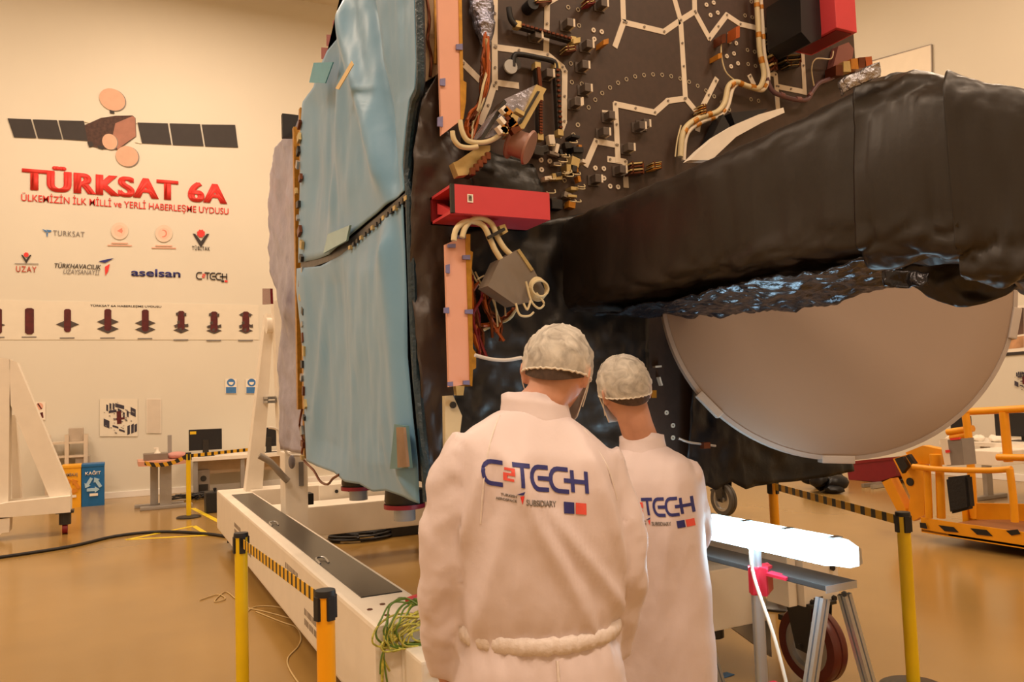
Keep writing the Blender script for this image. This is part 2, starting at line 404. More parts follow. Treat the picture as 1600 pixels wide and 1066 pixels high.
def thing_part(name, parent):
    o = bpy.data.objects.new(name, None); COL.objects.link(o); o.parent = parent; o.empty_display_size = .05; return o
for a in ((-4,500,1,40,((8,12),)), (46,499.5,1,41,()), (105.5,501,1,36,((6,18),)), (168.5,501,1,34,((2,17),(13,17))), (227,502,1,34,((3,16),(13,16))), (283,504,1,30,((5,12),(12,12)),True),
          (334.5,505,1,32,((6,12),(12,12)),True), (384,505,1,32,((-13,11),(4,11),(12,11)),True)): stage(*a)

def sign(name, label, x0, y0, x1, y1, cat='sign', group=None, fn=wp):
    g = thing(name, label, cat, fn(x0, y1), group)
    flat('sheet', [[(x0, y0), (x1, y0+.2), (x1, y1+.2), (x0, y1)]], palep, g, .003)
    return g
for cx, lab in ((361, 'blue safety sign with face symbol, left of the two on the back wall'), (393, 'blue and white safety sign half hidden by the leaning white strut')):
    g = sign('safety_sign', lab, cx-9, 592, cx+9, 615, group='blue safety signs on the back wall')
    flat('blue_disc', [ell(cx, 598, 6.4, 6)], bluep, g, .006); flat('blue_field', [[(cx-8, 605), (cx+8, 605), (cx+8, 614.5), (cx-8, 614.5)]], bluep, g, .006)
    flat('face_symbol', [[(cx-4, 597), (cx+4, 597), (cx+3, 600.5), (cx, 602), (cx-3, 600.5)]], palep, g, .008)
g = sign('prohibition_poster', 'small white poster with red ring symbols behind the white gantry', 53, 628, 71, 656, 'poster')
flat('red_ring', [ell(62, 635, 5.5, 5.5)], pinkp, g, .006); flat('dark_symbol', [[(60, 646), (67, 644), (68, 653), (62, 654)]], cyl_m, g, .006); flat('slash_symbol', [[(58, 631), (60, 630), (66, 639), (64, 640)]], cyl_m, g, .008)
def exploded(label, cx, cy, s, fn, n, bg=True):
    g = thing('exploded_view_poster', label, 'poster', fn(cx, cy), 'exploded view posters')
    if bg: flat('sheet', [[(cx-30*s, cy-29*s), (cx+29*s, cy-29*s), (cx+29*s, cy+30*s), (cx-30*s, cy+30*s)]], mat('poster_paper', 'E9E1D0', .6, var=.02), g, .003, fn, n)
    rr = random.Random(4)
    A, B = [], []
    for (x, y, w_, h, sk) in ((-20,-20,3,10,1),(-15,-22,3,11,1),(-10,-22,3,10,1),(-6,-22,14,6,4),(18,-16,8,12,4),(-24,2,9,12,4),(-16,-10,12,4,-2),(13,14,4,14,-2),(19,12,4,14,-2),(24,12,4,12,-2),(-10,12,9,3,3),(0,18,9,3,3),(6,-8,3,9,1),(12,-10,3,9,1),(-2,-14,6,4,3)):
        A.append([(cx+x*s, cy+y*s), (cx+(x+w_)*s, cy+(y+sk)*s), (cx+(x+w_)*s, cy+(y+sk+h)*s), (cx+x*s, cy+(y+h)*s)])
    for i in range(34):
        a = rr.uniform(0, 2*PI); r = rr.uniform(6, 27); x, y = r*math.cos(a), r*.9*math.sin(a); w_ = rr.uniform(1.2, 4)
        B.append([(cx+x*s, cy+y*s), (cx+(x+w_)*s, cy+(y+w_*.4)*s), (cx+(x+w_*.8)*s, cy+(y+w_*.9)*s), (cx+(x-.3)*s, cy+(y+w_*.5)*s)])
    flat('panel_picture', A, mat('slate_print', '3A3644', .7, var=.3, vscale=20), g, .006, fn, n)
    flat('piece_picture', B, grayp, g, .007, fn, n)
    flat('core_picture', [[(cx-4*s, cy-9*s), (cx+3*s, cy-10*s), (cx+4*s, cy+10*s), (cx-3*s, cy+11*s)], [(cx-9*s, cy+2*s), (cx+8*s, cy), (cx+9*s, cy+3*s), (cx-8*s, cy+5*s)]], cyl_m, g, .008, fn, n)
exploded('square poster of a spacecraft drawn in scattered dark pieces on the back wall', 186, 652, 1, wp, (0, -1, 0))
g = sign('notice_sheet', 'pale grey blank looking notice sheet right of the scattered pieces poster', 229, 623, 252, 677, 'notice')
flat('grey_field', [[(230, 624), (251, 624.3), (251, 676), (230, 676)]], mat('faint_grey_print', 'D8CCBC', .7, var=.04), g, .005)

# ------------------------------------------------------------------ left background: gantry, rack, bins, desk, workbench
S3 = lambda pts: [zz(x, y, 0, 540, 3.136) for x, y in pts]
def pyp(poly, y): return [PY(*q, y) for q in poly]
gy = 11.7
g = thing('lifting_gantry', 'white steel A-frame gantry on a caster, cut by the left edge of the photo', 'gantry', PY(60, 835, gy))
MB().prism(pyp(S3(((-60,60),(0,60),(50,66),(46,290),(40,790),(-60,800))), gy), (0, .28, 0)).build('column', white, g)
MB().prism(pyp(S3(((44,66),(82,82),(346,715),(346,760),(245,752),(52,292))), gy), (0, .28, 0)).build('slanted_leg', white, g)
MB().prism(pyp(S3(((-60,790),(40,770),(345,738),(345,818),(40,842),(-60,848))), gy-.12), (0, .42, 0)).build('base_beam', white, g)
MB().prism(pyp(S3(((52,340),(78,340),(104,770),(60,770))), gy+.5), (0, .2, 0)).build('rear_column', white, g)
MB().prism(pyp(S3(((-60,850),(10,850),(48,845),(45,915),(10,920),(-60,980))), gy-.1), (0, .3, 0)).build('foot_block', white, g)
c = PY(101.5, 820, gy); c.z = 0
cs = MB(); cs.cyl(c+Vector((0, .02, .12)), c+Vector((0, .02, .3)), .07); cs.box(c+Vector((0, .02, .28)), (.2, .2, .03)); cs.build('caster_fork', dark, g)
MB().cyl(c+Vector((-.03, .02, .065)), c+Vector((.03, .02, .065)), .065).build('caster_wheel', dred, g, smooth=True)

def rack():
    y = 15.2
    g = thing('shelving_rack', 'pale metal shelving rack standing behind the white gantry', 'rack', PY(105, 778, y))
    a, e = PY(74, 700, y), PY(134, 700, y); top = PY(100, 680, y).z
    for x in (a.x, (a.x+e.x)/2, e.x):
        for yy in (y, y+.28): MB().b2((x-.03, yy-.03, 0), (x+.03, yy+.03, top)).build('upright', mat('rack_grey', 'D9CBB8', .5, .2), g)
    for k in range(5):
        z = top*(k+.35)/5; MB().b2((a.x-.02, y-.02, z), (e.x+.02, y+.3, z+.035)).build('shelf', MATS['rack_grey'], g)
    for k, (dx, z, h) in enumerate(((.12, 1.0, .16), (.4, .72, .2), (.3, .28, .22))):
        tag(MB().b2((a.x+dx, y+.03, top*(k*2+.35)/5+.036), (a.x+dx+.22, y+.24, top*(k*2+.35)/5+.036+h), .01).build('storage_box', mat('grey_box', 'B9AB9A', .5)), ('grey box on the lowest rack shelf', 'grey box on the middle shelf of the rack behind the gantry', 'grey box on the top shelf of the rack behind the gantry')[k], 'box', 'boxes on the rack')
rack()
def bin_(x0, x1, yt, m, label, cap):
    y = 14.62
    a, e = PY(x0, 791, y), PY(x1, 791, y); z1 = PY(x0, yt, y).z
    g = thing('recycling_bin', label, 'bin', ((a.x+e.x)/2, y+.2, 0), 'recycling bins at the wall')
    MB().prism([(a.x, y+.02, 0), (e.x, y+.02, 0), (e.x, y, z1-.05), (a.x, y, z1-.05)], (0, .36, 0)).build('body', m, g)
    MB().b2((a.x-.005, y-.008, z1-.05), (e.x+.005, y+.38, z1), .012).build('lid', m, g)
    cx, cz, r = (a.x+e.x)/2, z1*.5, .15
    b = MB()
    for k in range(3):
        V = [Vector((cx+r*math.cos(math.radians(90+120*j)), y-.004, cz+r*math.sin(math.radians(90+120*j)))) for j in (k, k+1)]
        d = V[1]-V[0]; nrm = Vector((-d.z, 0, d.x)).normalized()*.024; p, q = V[0]+d*.16, V[0]+d*.6
        b.prism([p-nrm, q-nrm, q+nrm, p+nrm], (0, .01, 0)); b.prism([q-nrm*2.1, q+d*.26, q+nrm*2.1], (0, .01, 0))
    b.build('recycling_symbol', mat('pale_blue_symbol', 'A9CDE4', .6) if m.name.startswith('blue') else mat('orange_symbol', 'D98A28', .6), g)
    wall_text('caption', cap, (a.x+.05, y-.004, z1*.74), (1, 0, 0), (0, -1, 0), e.x-a.x-.1, .05, palep if m.name.startswith('blue') else grayp, g, bold=.015)
    MB().b2((cx-.05, y-.003, z1*.24), (cx+.07, y+.01, z1*.3)).build('emblem', palep, g)
bin_(96, 126.5, 728, mat('yellow_bin', 'F2B02A', .4), 'yellow recycling bin half hidden by the white gantry leg', 'AMBALAJ')
bin_(127.5, 163, 726, mat('blue_bin', '1668A8', .4), 'blue recycling bin with a recycling arrows symbol by the wall', 'KAĞIT')

dy = 13.3
a, e = PY(216, 722, dy), PY(292, 722, dy)
g = thing('work_desk', 'pink topped desk on a grey T leg behind the far yellow post', 'desk', ((a.x+e.x)/2, dy, 0))
b = MB(); pts = [(a.x, dy), (a.x+.12, dy-.1), (e.x-.2, dy-.1), (e.x, dy+.05), (e.x, dy+.7), (a.x, dy+.7)]
b.prism([(x, y, a.z-.07) for x, y in pts], (0, 0, .07)); b.build('desktop', mat('pink_laminate', 'D9A08A', .45), g)
l0 = PY(250, 760, dy+.2).x; l1 = PY(268, 760, dy+.2).x
MB().b2((l0, dy+.16, .05), (l1, dy+.28, a.z-.07)).build('leg', mat('grey_leg', 'A9A5A2', .4, .4), g)
MB().b2((l0-.13, dy+.36, .05), (l0-.02, dy+.44, a.z-.07)).build('leg', MATS['grey_leg'], g)
MB().b2((l0-.28, dy+.12, 0), (l1+.3, dy+.3, .05), .01).build('foot', MATS['grey_leg'], g)
MB().b2((l0-.35, dy+.5, 0), (l1+.2, dy+.6, .05), .01).build('foot', MATS['grey_leg'], g)
tb = a.z
tag(MB().b2((a.x+.08, dy+.15, tb), (a.x+.42, dy+.5, tb+.1), .01).build('parts_tray', greyunit), 'grey low tray of parts on the left end of the pink desk', 'tray')
c = PY(246, 712, dy+.25); g2 = thing('pump_bottle', 'small white pump bottle standing on the pink desk', 'bottle', (c.x, dy+.25, tb))
MB().lathe([(0, 0), (.05, 0), (.05, .1), (.02, .14), (.02, .17), (0, .17)], (c.x, dy+.25, tb), (0, 0, 1), 20).build('body', palep, g2, True)
MB().b2((c.x-.05, dy+.24, tb+.17), (c.x+.015, dy+.26, tb+.19)).build('pump', palep, g2)
c = PY(265, 680, dy+.5); tag(MB().b2((c.x-.03, dy+.48, tb), (c.x+.03, dy+.53, c.z), .005).build('upright_bar', MATS['grey_leg']), 'grey upright bar standing on the back of the pink desk', 'bar')
c = PY(277, 728, dy+.2)
tag(MB().sph((c.x, dy+.25, tb+.05), (.16, .12, .06)).build('glove_heap', mat('dull_pink_cloth', 'C79088', .8, bump=.4), smooth=True), 'heap of dull pink cloth on the right of the pink desk', 'cloth')

wy = 14.7
a, e = PY(300, 716, wy), PY(455, 712, wy); zt = a.z
g = thing('workbench', 'long cream workbench at the back wall behind the striped belt', 'workbench', ((a.x+e.x)/2, wy, 0))
MB().b2((a.x, wy, zt-.06), (e.x, wy+.8, zt)).build('benchtop', white, g)
MB().b2((a.x+.06, wy+.4, .35), (e.x, wy+.43, zt-.06)).build('back_panel', mat('beige_panel', 'CDB79C', .6), g)
for x in (a.x+.06, (a.x+e.x)/2, e.x-.06): MB().b2((x-.035, wy+.04, 0), (x+.035, wy+.1, zt-.06)).build('leg', MATS['grey_leg'], g)
def monitor(x0, y0, x1, y1, y, zt, label, fn=None, sticker=True):
    a, e = PY(x0, y0, y), PY(x1, y1, y); cx = (a.x+e.x)/2
    g = thing('computer_monitor', label, 'monitor', (cx, y, zt), 'black computer monitors')
    MB().b2((a.x, y, e.z), (e.x, y+.04, a.z), .008).build('screen', black, g)
    MB().b2((cx-.05, y-.02, zt+.01), (cx+.05, y-.001, e.z+(a.z-e.z)*.5), .004).build('stand', dark, g)
    MB().b2((cx-.14, y-.1, zt), (cx+.14, y+.1, zt+.012), .004).build('stand_base', dark, g)
    if sticker: MB().b2((a.x+.02, y-.003, a.z-.08), (a.x+.12, y+.001, a.z-.03)).build('sticker', mat('yellow_sticker', 'E8C020', .6), g)
monitor(295, 672, 347, 702, wy+.3, zt, 'black monitor seen from behind with a yellow sticker, on the cream workbench')
monitor(407, 669, 432, 697, wy+.3, zt, 'black monitor partly hidden behind the white strut at the workbench', sticker=False)
c, d = PY(308, 788, wy+.1), PY(328, 756, wy+.1)
g = thing('computer_tower', 'grey computer tower on the floor under the workbench', 'computer', (c.x, wy+.1, 0))
MB().b2((c.x, wy+.1, 0), (d.x, wy+.36, .44), .01).build('case', greyunit, g); MB().b2((c.x+.03, wy+.094, .06), (d.x-.03, wy+.11, .2)).build('grille', dark, g); MB().cyl(((c.x+d.x)/2, wy+.092, .3), ((c.x+d.x)/2, wy+.1, .3), .05).build('fan', dark, g)
c, d = PZ(322, 803), PZ(355, 803)
g = thing('equipment_case', 'black hard case on the floor in front of the workbench', 'case', (c.x+.2, c.y+.1, 0))
MB().b2((c.x, c.y, 0), (d.x, c.y+.3, .3), .02).build('shell', black, g); MB().tube([(c.x+.13, c.y+.1, .3), (c.x+.15, c.y+.1, .34), (d.x-.15, c.y+.1, .34), (d.x-.13, c.y+.1, .3)], .012).build('handle', black, g)
MB().b2((c.x+.16, c.y-.004, .16), (c.x+.22, c.y+.01, .22)).build('latch', amber, g)
r2 = random.Random(3); b = MB(); c = PZ(290, 783)
for k in range(7): b.tube([c+Vector((r2.uniform(-.25, .45), r2.uniform(-.1, .4), r2.uniform(.012, .1))) for _ in range(6)], .011, 6)
tag(b.build('cable_heap', black, smooth=True), 'tangle of black cables on the floor below the desk', 'cables', kind='stuff')

# ------------------------------------------------------------------ stanchions and belts
def stanchion(p, m, label, belt_to=None, cs_=None, stripe=None, zb=.86, sag=.0, base=True):
    p = Vector((p[0], p[1], 0)); g = thing('barrier_post', label, 'barrier post', p, 'yellow belt barrier posts')
    MB().cyl(p+Vector((0, 0, .02)), p+Vector((0, 0, .82)), .033, n=28).build('pole', m, g, True)
    MB().lathe([(0, .0), (.165, 0), (.165, .014), (.15, .022), (.05, .034), (.0, .034)], p, (0, 0, 1), 40).build('base', dark, g, True)
    MB().lathe([(0, .905), (.034, .905), (.036, .898), (.036, .885), (.0335, .885), (.0335, .8), (0, .8)], p, (0, 0, 1), 28).build('collar', m, g, True)
    MB().lathe([(0, .91), (.036, .91), (.038, .9), (.038, .888), (0, .888)], p, (0, 0, 1), 28).build('cap', black, g, True)
    for k in range(4):
        a = cs_+PI/2*k if cs_ is not None else PI/2*k; d = Vector((math.cos(a), math.sin(a), 0)); s = Vector((-d.y, d.x, 0))
        R = Matrix((s, d, Vector((0, 0, 1)))).transposed()
        MB().box(p+d*.034+Vector((0, 0, .848)), (.03, .014, .085), R, .003).build('belt_clip', black, g)
    if belt_to is not None:
        q = Vector((*belt_to[:2], 0)); d = (q-p).normalized(); L = (q-p).length
        A, B = p+d*.04, q-d*.04; up = Vector((0, 0, .048))
        b = MB(); n = 10
        def bp(u, v): return lerp(A, B, u) + Vector((0, 0, zb-.024+.048*v - sag*4*u*(1-u)))
        b.grid(bp, n, 1); o = b.build('belt', hazard('belt_stripes', '141210', 'E8B420', stripe or 14, 'X', .0, .42), g, solid=.003)
        uv = o.data.uv_layers.new(name='UVMap'); root = g.location
        for l in o.data.loops:
            v = o.data.vertices[l.vertex_index].co + root; uv.data[l.index].uv = ((v-A).dot(d), v.z-zb)
    return g
PA, PB = PZ(376.5, 834, .905), PZ(508, 924, .905)
PR, PBK, PFAR = PZ(1428, 1078), PZ(1207, 750, .905), PZ(295, 809)
stanchion(PA, yel, 'yellow post holding the striped belt, farther of two left of the white beam', PB, math.atan2(PB.y-PA.y, PB.x-PA.x), 15)
stanchion(PB, ory, 'orange yellow post with round black cap in front of the white beam', None, .35)
stanchion(PR, yel, 'tall yellow post between the lamp trestle and the boom lift', PBK, math.atan2(PBK.y-PR.y, PBK.x-PR.x), 9)
stanchion(PBK, ory, 'short looking orange post behind the bright tube lamp', None, .2)
FE = PY(402, 713, 13.0)
stanchion(PFAR, yel, 'far yellow post on the left standing beside the pink topped desk', (FE.x, FE.y), .1, 8)
q = PY(220, 722, 12.9)
b = MB(); A = Vector((PFAR.x-.04, PFAR.y, .87)); B_ = Vector((q.x+.05, q.y, q.z))
b.grid(lambda u, v: lerp(A, B_, u)+Vector((0, 0, -.05+.06*v-.25*u*(1-u))), 8, 1)
o = b.build('loose_belt', hazard('belt_stripes_far', '141210', 'D9A419', 9, 'X', .5), solid=.003); uv_along(o, (1, 0, 0), (0, 0, 1))
tag(o, 'slack striped belt running from the far yellow post to the pink desk', 'belt')

# ------------------------------------------------------------------ floor markings and cables
tape = mat('yellow_floor_tape', 'E6C814', .45)
def floor_tape(name, pts, wd, label):
    b = MB(); P = [PZ(*p) for p in pts]
    for p, q in zip(P, P[1:]):
        d = (q-p).normalized(); s = Vector((-d.y, d.x, 0))*wd/2; b.prism([p-s, q-s, q+s, p+s], (0, 0, .003))
    return tag(b.build(name, tape), label, 'floor marking')
floor_tape('floor_tape', [zz(*p, 0, 540, 3.136) for p in ((620,952),(950,885),(1022,930),(620,952))], .06, 'yellow tape triangle on the brown floor left of the white beam')
floor_tape('floor_tape', [zz(*p, 0, 540, 3.136) for p in ((945,798),(1125,890))], .07, 'yellow tape line on the floor from the far post to the white beam')
tag(MB().tube([PZ(*p, .018) for p in ((-60,878),(0,871),(110,854),(180,838),(250,831),(320,834),(366,840),(410,842))], .018, 8, 5).build('floor_cable', black, smooth=True), 'long black cable lying across the brown floor on the left', 'cable')
tw = mat('pale_thin_wire', 'CDB27C', .5)
r2 = random.Random(9)
b = MB()
for pts in (((312,938),(340,929),(352,936),(335,940),(352,925),(367,935)), ((385,950),(410,955),(430,960),(456,966),(440,950),(400,948),(380,962)), ((400,956),(440,972),(462,980),(470,995),(466,1010),(450,1028),(452,1045),(468,1070))):
    b.tube([PZ(*p, .006) for p in pts], .0045, 6, 5)
tag(b.build('thin_wire', tw, smooth=True), 'thin pale wire lying loosely curled on the floor beside the white beam', 'wire')
b = MB()
r2 = random.Random(5); c = PZ(565, 842)
for k in range(9):
    rr = r2.uniform(.22, .34); ph = r2.uniform(0, 6)
    b.tube([c+Vector((rr*1.1*math.cos(ph+t*.7)+r2.uniform(-.03, .03), rr*.8*math.sin(ph+t*.7)+r2.uniform(-.03, .03), .015+k*.011)) for t in range(9)], .013, 6)
b.tube([c+Vector((-.5, .5, .03)), c+Vector((-.2, .3, .06)), c+Vector((.1, .2, .2)), c+Vector((.12, .3, .38)), c+Vector((.2, .2, .2)), c+Vector((.4, 0, .04))], .016, 8)
tag(b.build('cable_coil', black, smooth=True), 'coil of black cable on the floor under the blue covered panel', 'cable')
c = PZ(640, 838)
tag(MB().box((c.x, c.y+.2, .07), (.4, .3, .14), bev=.01).build('floor_box', black), 'flat black box on the floor beyond the white beam', 'box')

# ------------------------------------------------------------------ the wheeled white fixture
fx = thing('satellite_trolley', 'long white steel trolley with black deck strip carrying the wrapped satellite', 'trolley', (2.2, 6.5, 0))
bx0, bx1, bz0, bz1 = 1.0, 1.33, .17, .6
MB().b2((bx0, 3.46, bz0), (bx1, 9.75, bz1), .02).build('side_beam', white, fx)
MB().b2((bx0+.085, 3.98, bz1-.002), (bx1-.03, 9.1, bz1+.006)).build('deck_strip', mat('black_tread', '1F1B19', .3, var=.15, vscale=15), fx)
for y in (4.9, 6.6):
    MB().tube([(bx0+.09, y, bz1+.008), (bx0+.09, y+.12, bz1+.02), (bx0+.14, y+.12, bz1+.02), (bx0+.14, y, bz1+.008)], .006, 6).build('lifting_loop', steel, fx, True)
b = MB(); b.b2((bx0+.12, 3.2, .18), (bx0+.42, 3.47, .5), .012); b.build('end_bracket', white, fx)
for z in (.27, .36, .45):
    for x in (bx0+.18, bx0+.36): MB().cyl((x, 3.185, z), (x, 3.2, z), .014, n=6).build('bolt', black, fx)
for x, y in ((bx0+.1, 3.6), (bx0+.2, 3.56), (bx0+.27, 3.7), (bx0+.14, 3.8), (bx0+.25, 3.86), (bx0+.06, 3.74)):
    MB().cyl((x, y, bz1), (x, y, bz1+.004), .014, n=6).build('corner_bolt', copper, fx)
for k, (yy, zc, n_) in enumerate(((8.2, .42, 5), (7.6, .36, 6), (5.55, .5, 5), (4.95, .33, 7))):
    for r_ in range(2):
        b = MB(); rr = random.Random(k*3+r_)
        x = 0
        for i in range(n_*2):
            wv = rr.uniform(.018, .04); b.b2((bx0-.001, yy-x-wv, zc-.06*r_-.02), (bx0+.002, yy-x, zc-.06*r_+.018)); x += wv+rr.uniform(.006, .02)
        b.build('worn_stencil', mat('grey_stencil', '8E8072', .7), fx)
rx0, rx1 = 3.2, 3.52
MB().b2((rx0, 3.22, .43), (rx1, 9.7, .68), .02).build('side_beam', white, fx)
MB().b2((rx0-.03, 3.2, .42), (rx0+.03, 3.36, .69), .006).build('end_plate', white, fx)
MB().b2((rx0+.04, 3.16, .42), (rx1-.02, 3.22, .67), .008).build('end_plate', white, fx)
for x, z in ((rx0+.09, .44), (rx0+.09, .56), (rx1-.07, .6), (rx1-.07, .44)): MB().cyl((x, 3.145, z), (x, 3.162, z), .015, n=6).build('bolt', black, fx)
MB().b2((rx0-.42, 3.4, .3), (rx0, 3.62, .62), .01).build('outrigger', white, fx)
MB().cyl((rx0-.3, 3.5, .24), (rx0-.3, 3.5, .3), .06).build('levelling_foot', dark, fx)
MB().prism([(rx0-.25, 3.4, .3), (rx0+.02, 3.4, .3), (rx0+.02, 3.4, .1)], (0, .02, 0)).build('gusset', steel, fx)
def caster(x, y, r=.2, wide=.1, parent=fx, tyre=None):
    o = MB().cyl((x-wide/2, y, r), (x+wide/2, y, r), r, n=44); o.cyl((x-wide/2-.002, y, r), (x+wide/2+.002, y, r), r*.72, n=40)
    wo = MB().lathe2([(r*.72, -wide/2), (r*.96, -wide/2), (r, -wide/2+.012), (r, -.006), (r-.01, 0), (r, .006), (r, wide/2-.012), (r*.96, wide/2), (r*.72, wide/2)], (x, y, r), (1, 0, 0), 44).build('caster_wheel', tyre or mat('oxblood_tyre', '5A1F18', .35), parent, True); o.bm.free()
    MB().lathe([(0, -wide/2-.012), (.035, -wide/2-.012), (.04, -wide/2+.02), (r*.55, -wide/2+.024), (r*.6, -wide/2+.004), (r*.72, -wide/2+.004), (r*.72, wide/2-.004), (r*.55, wide/2-.02), (0, wide/2+.01)], (x, y, r), (1, 0, 0), 36).build('wheel_hub', steel, wo, True)
    f = MB()
    for s in (-1, 1): f.prism([(x+s*(wide/2+.022), y-.05, r-.03), (x+s*(wide/2+.022), y+.04, r-.02), (x+s*(wide/2+.022), y+.1, 2*r+.03), (x+s*(wide/2+.022), y-.08, 2*r+.03)], (s*.008, 0, 0))
    f.b2((x-.09, y-.1, 2*r+.02), (x+.09, y+.12, 2*r+.035)); f.cyl((x, y, 2*r+.03), (x, y, 2*r+.06), .07); f.b2((x-.02, y+.1, r+.08), (x+.02, y+.22, r+.11))
    f.cyl((x-.1, y, r), (x+.1, y, r), .014)
    f.build('caster_fork', dark, parent)
caster(3.34, 3.22); caster(3.34, 9.4); caster(1.17, 9.4, .06, .05)
caster(1.17, 3.9, .06, .05)
MB().b2((bx1-.02, 7.7, .3), (rx0, 8.15, .58), .012).build('cross_beam', white, fx)
MB().b2((bx1+.5, 8.2, .5), (rx0, 8.26, .72), .006).build('cable_tray', white, fx)
for k in range(6): MB().cyl((2.0+.13*k, 8.185, .65), (2.0+.13*k, 8.2, .65), .018, n=8).build('bolt', black, fx)
MB().b2((bx1-.02, 9.2, .3), (rx0, 9.6, .62), .012).build('cross_beam', white, fx)
# upright jack column on the beam
c = PY(464, 790, 7.2)
MB().b2((c.x-.1, 7.2, .3), (c.x+.1, 7.44, PY(464, 706, 7.2).z), .012).build('jack_column', white, fx)
b = MB(); b.b2((c.x+.02, 7.19, .84), (c.x+.06, 7.2, 1.05)); b.build('column_stencil', grayp, fx)
MB().b2((c.x+.1, 7.25, .66), (c.x+.16, 7.4, .76), .01).build('motor', black, fx)
MB().tube([PY(*p, 7.15) for p in ((405,712),(422,722),(440,742),(450,752))], .028, 10).build('grey_hose', mat('grey_hose', '8E8478', .45), fx, True)
MB().tube([PY(*p, 7.12) for p in ((420,668),(434,672),(440,690),(450,710),(470,712),(476,720))], .012, 8).build('white_hose', palep, fx, True)
MB().sph(PY(456, 722, 7.1), (.03, .03, .06)).build('taped_connector', mat('grey_tape', '77737A', .5), fx, True)
# leaning strut, vertical mast and its pivot
MB().prism(pyp(((384,768),(410,768),(428,492),(416,490)), 9.35), (0, .2, 0)).build('leaning_strut', white, fx)
MB().prism(pyp(((428,470),(442,470),(452,712),(438,712)), 9.0), (0, .2, 0)).build('mast', white, fx)
c = PY(416, 509, 9.2); MB().cyl(c, c+Vector((.2, 0, 0)), .09).build('pivot_cap', white, fx, True)
for py_ in (622, 628): c = PY(421, py_, 9.2); MB().box(c, (.09, .3, .03)).build('clamp_band', steel, fx)
for a, m_ in ((696, amber), (702, black)): pass
# wire bundle draped over the beam's near corner
r2 = random.Random(12)
wb = thing('earth_wire_bundle', 'tangled green and yellow wires with red clamps on the white beam end', 'wires', (1.15, 3.5, .62))
for k in range(22):
    cx, rx_, rz_, ph = 1.2+r2.uniform(-.05, .06), r2.uniform(.1, .19), r2.uniform(.04, .1), r2.uniform(-.4, .4)
    pts = []
    for j in range(9):
        t = .3+ph+j*.62; z = .585+rz_*math.sin(t)-.02*(k % 4)+r2.uniform(-.012, .012)
        pts.append((cx+rx_*math.cos(t), (3.435 if z < .62 else 3.435+(z-.62)*2.2)-r2.uniform(.0, .03), max(z, .5)))
    if k % 5 == 0: pts = pts[:5] + [(1.03, 3.43, .5), (1.02+r2.uniform(-.01, .04), 3.435, .36+r2.uniform(-.05, .05))]
    MB().tube(pts, .0045, 6, 5).build('wire', wire_g if k % 4 else mat('leaf_green_wire', '5E7A2A', .45), wb, True)
for dx in (0, .07): MB().box((1.22+dx, 3.56+dx, .665), (.09, .035, .03), Matrix.Rotation(.5+dx*9, 3, 'Z'), .006).build('clamp', redm, wb)

# ------------------------------------------------------------------ the satellite
sat = thing('communications_satellite', 'big satellite with blue cloth side, dark deck and grey round reflector', 'satellite', (2.6, 4.4, 1.15))
DY = 3.32; SX = 1.18
def dk(x, y, off=0): return PY(x, y, DY-off)
def coons(top, bot, left, right, u, v):
    f = lambda L, t: along([(*p, 0) for p in L], t).xy
    a = lerp(f(top, u), f(bot, u), v) + lerp(f(left, v), f(right, v), u)
    c = lerp(lerp(Vector(top[0]), Vector(top[-1]), u), lerp(Vector(bot[0]), Vector(bot[-1]), u), v)
    return a - c
# body behind the covers
poly = [PX(x, y, 1.26) for x, y in ((492,708),(482,420),(482,205),(503,150),(556,0),(600,-150),(690,-330))] + [Vector((1.26, DY+.03, 5.0)), Vector((1.26, DY+.03, 1.2))]
MB().prism(poly, (2.76, 0, 0)).build('body', mat('body_dark', '2B2522', .5), sat)
MB().b2((1.3, DY, 1.18), (4.08, DY+.03, 4.6)).build('deck_panel', deckm, sat)
cloth = mat('blue_cloth', '6A9CC2', .42, var=.06, vscale=1.5, bump=.12, bscale=5, sheen=.2)
def cover(name, top, bot, left, right, seed, label=None):
    def fn(u, v):
        p = coons(top, bot, left, right, u, v); P = PX(p.x, p.y, SX)
        y, z = P.y, P.z
        e = min(1, 6*min(u, 1-u, v, 1-v)+.15)
        f = .03*math.sin((y*1.0+z*.35)*2.6+seed) + .035*fbm((y*1.1, z*.5, seed), 1.3) + .012*fbm((y*2.5, z*.7, seed+4), 2.2)
        f += .05*math.exp(-((y-3.78-(z-2.6)*.34-.12*math.sin(z*2))/.10)**2) - .05*math.exp(-((y-3.55-(z-2.6)*.30)/.07)**2)
        f += .025*math.exp(-((y-4.6+(z-3)*.5)/.12)**2)
        P.x = SX - f*e - .02
        return P
    b = MB().grid(fn, 60, 70)
    return b.build(name, cloth, sat, smooth='all', solid=.004)
UL = [(575,-70),(546,0),(536,25),(534,58),(515,80),(507,98),(493,137),(476,161),(473,210),(473,259),(472,330),(470.5,411)]
UR = [(650,-70),(653,0),(654,50),(656,98),(654,139),(646,156),(640,200),(635,259),(638,298)]
cover('cloth_cover', [UL[0], UR[0]], [(470.5,411),(500,405),(520,398),(545,375),(590,338),(638,298)], UL, UR, 1.0)
LL = [(469.6,420),(469,450),(475,510),(479.5,558),(481,660),(484,720)]
LR = [(638.5,318),(641.5,435),(646,558),(655,660),(661,720),(664,786)]
cover('cloth_cover', [(469.6,420),(505,416),(540,398),(565,378),(600,350),(638.5,318)], [(484,720),(500,729),(526,738),(545,753),(568,756),(590,768),(610,766),(640,776),(664,786)], LL, LR, 3.1)
b = MB()
b.prism([PX(x, y, SX-.012) for x, y in ((470,410),(545,375),(640,296),(640,318),(565,378),(542,398),(470,424))], (.03, 0, 0)); b.build('seam_rail', mat('seam_grey', '4E4A48', .4, .3, var=.4, vscale=22), sat)
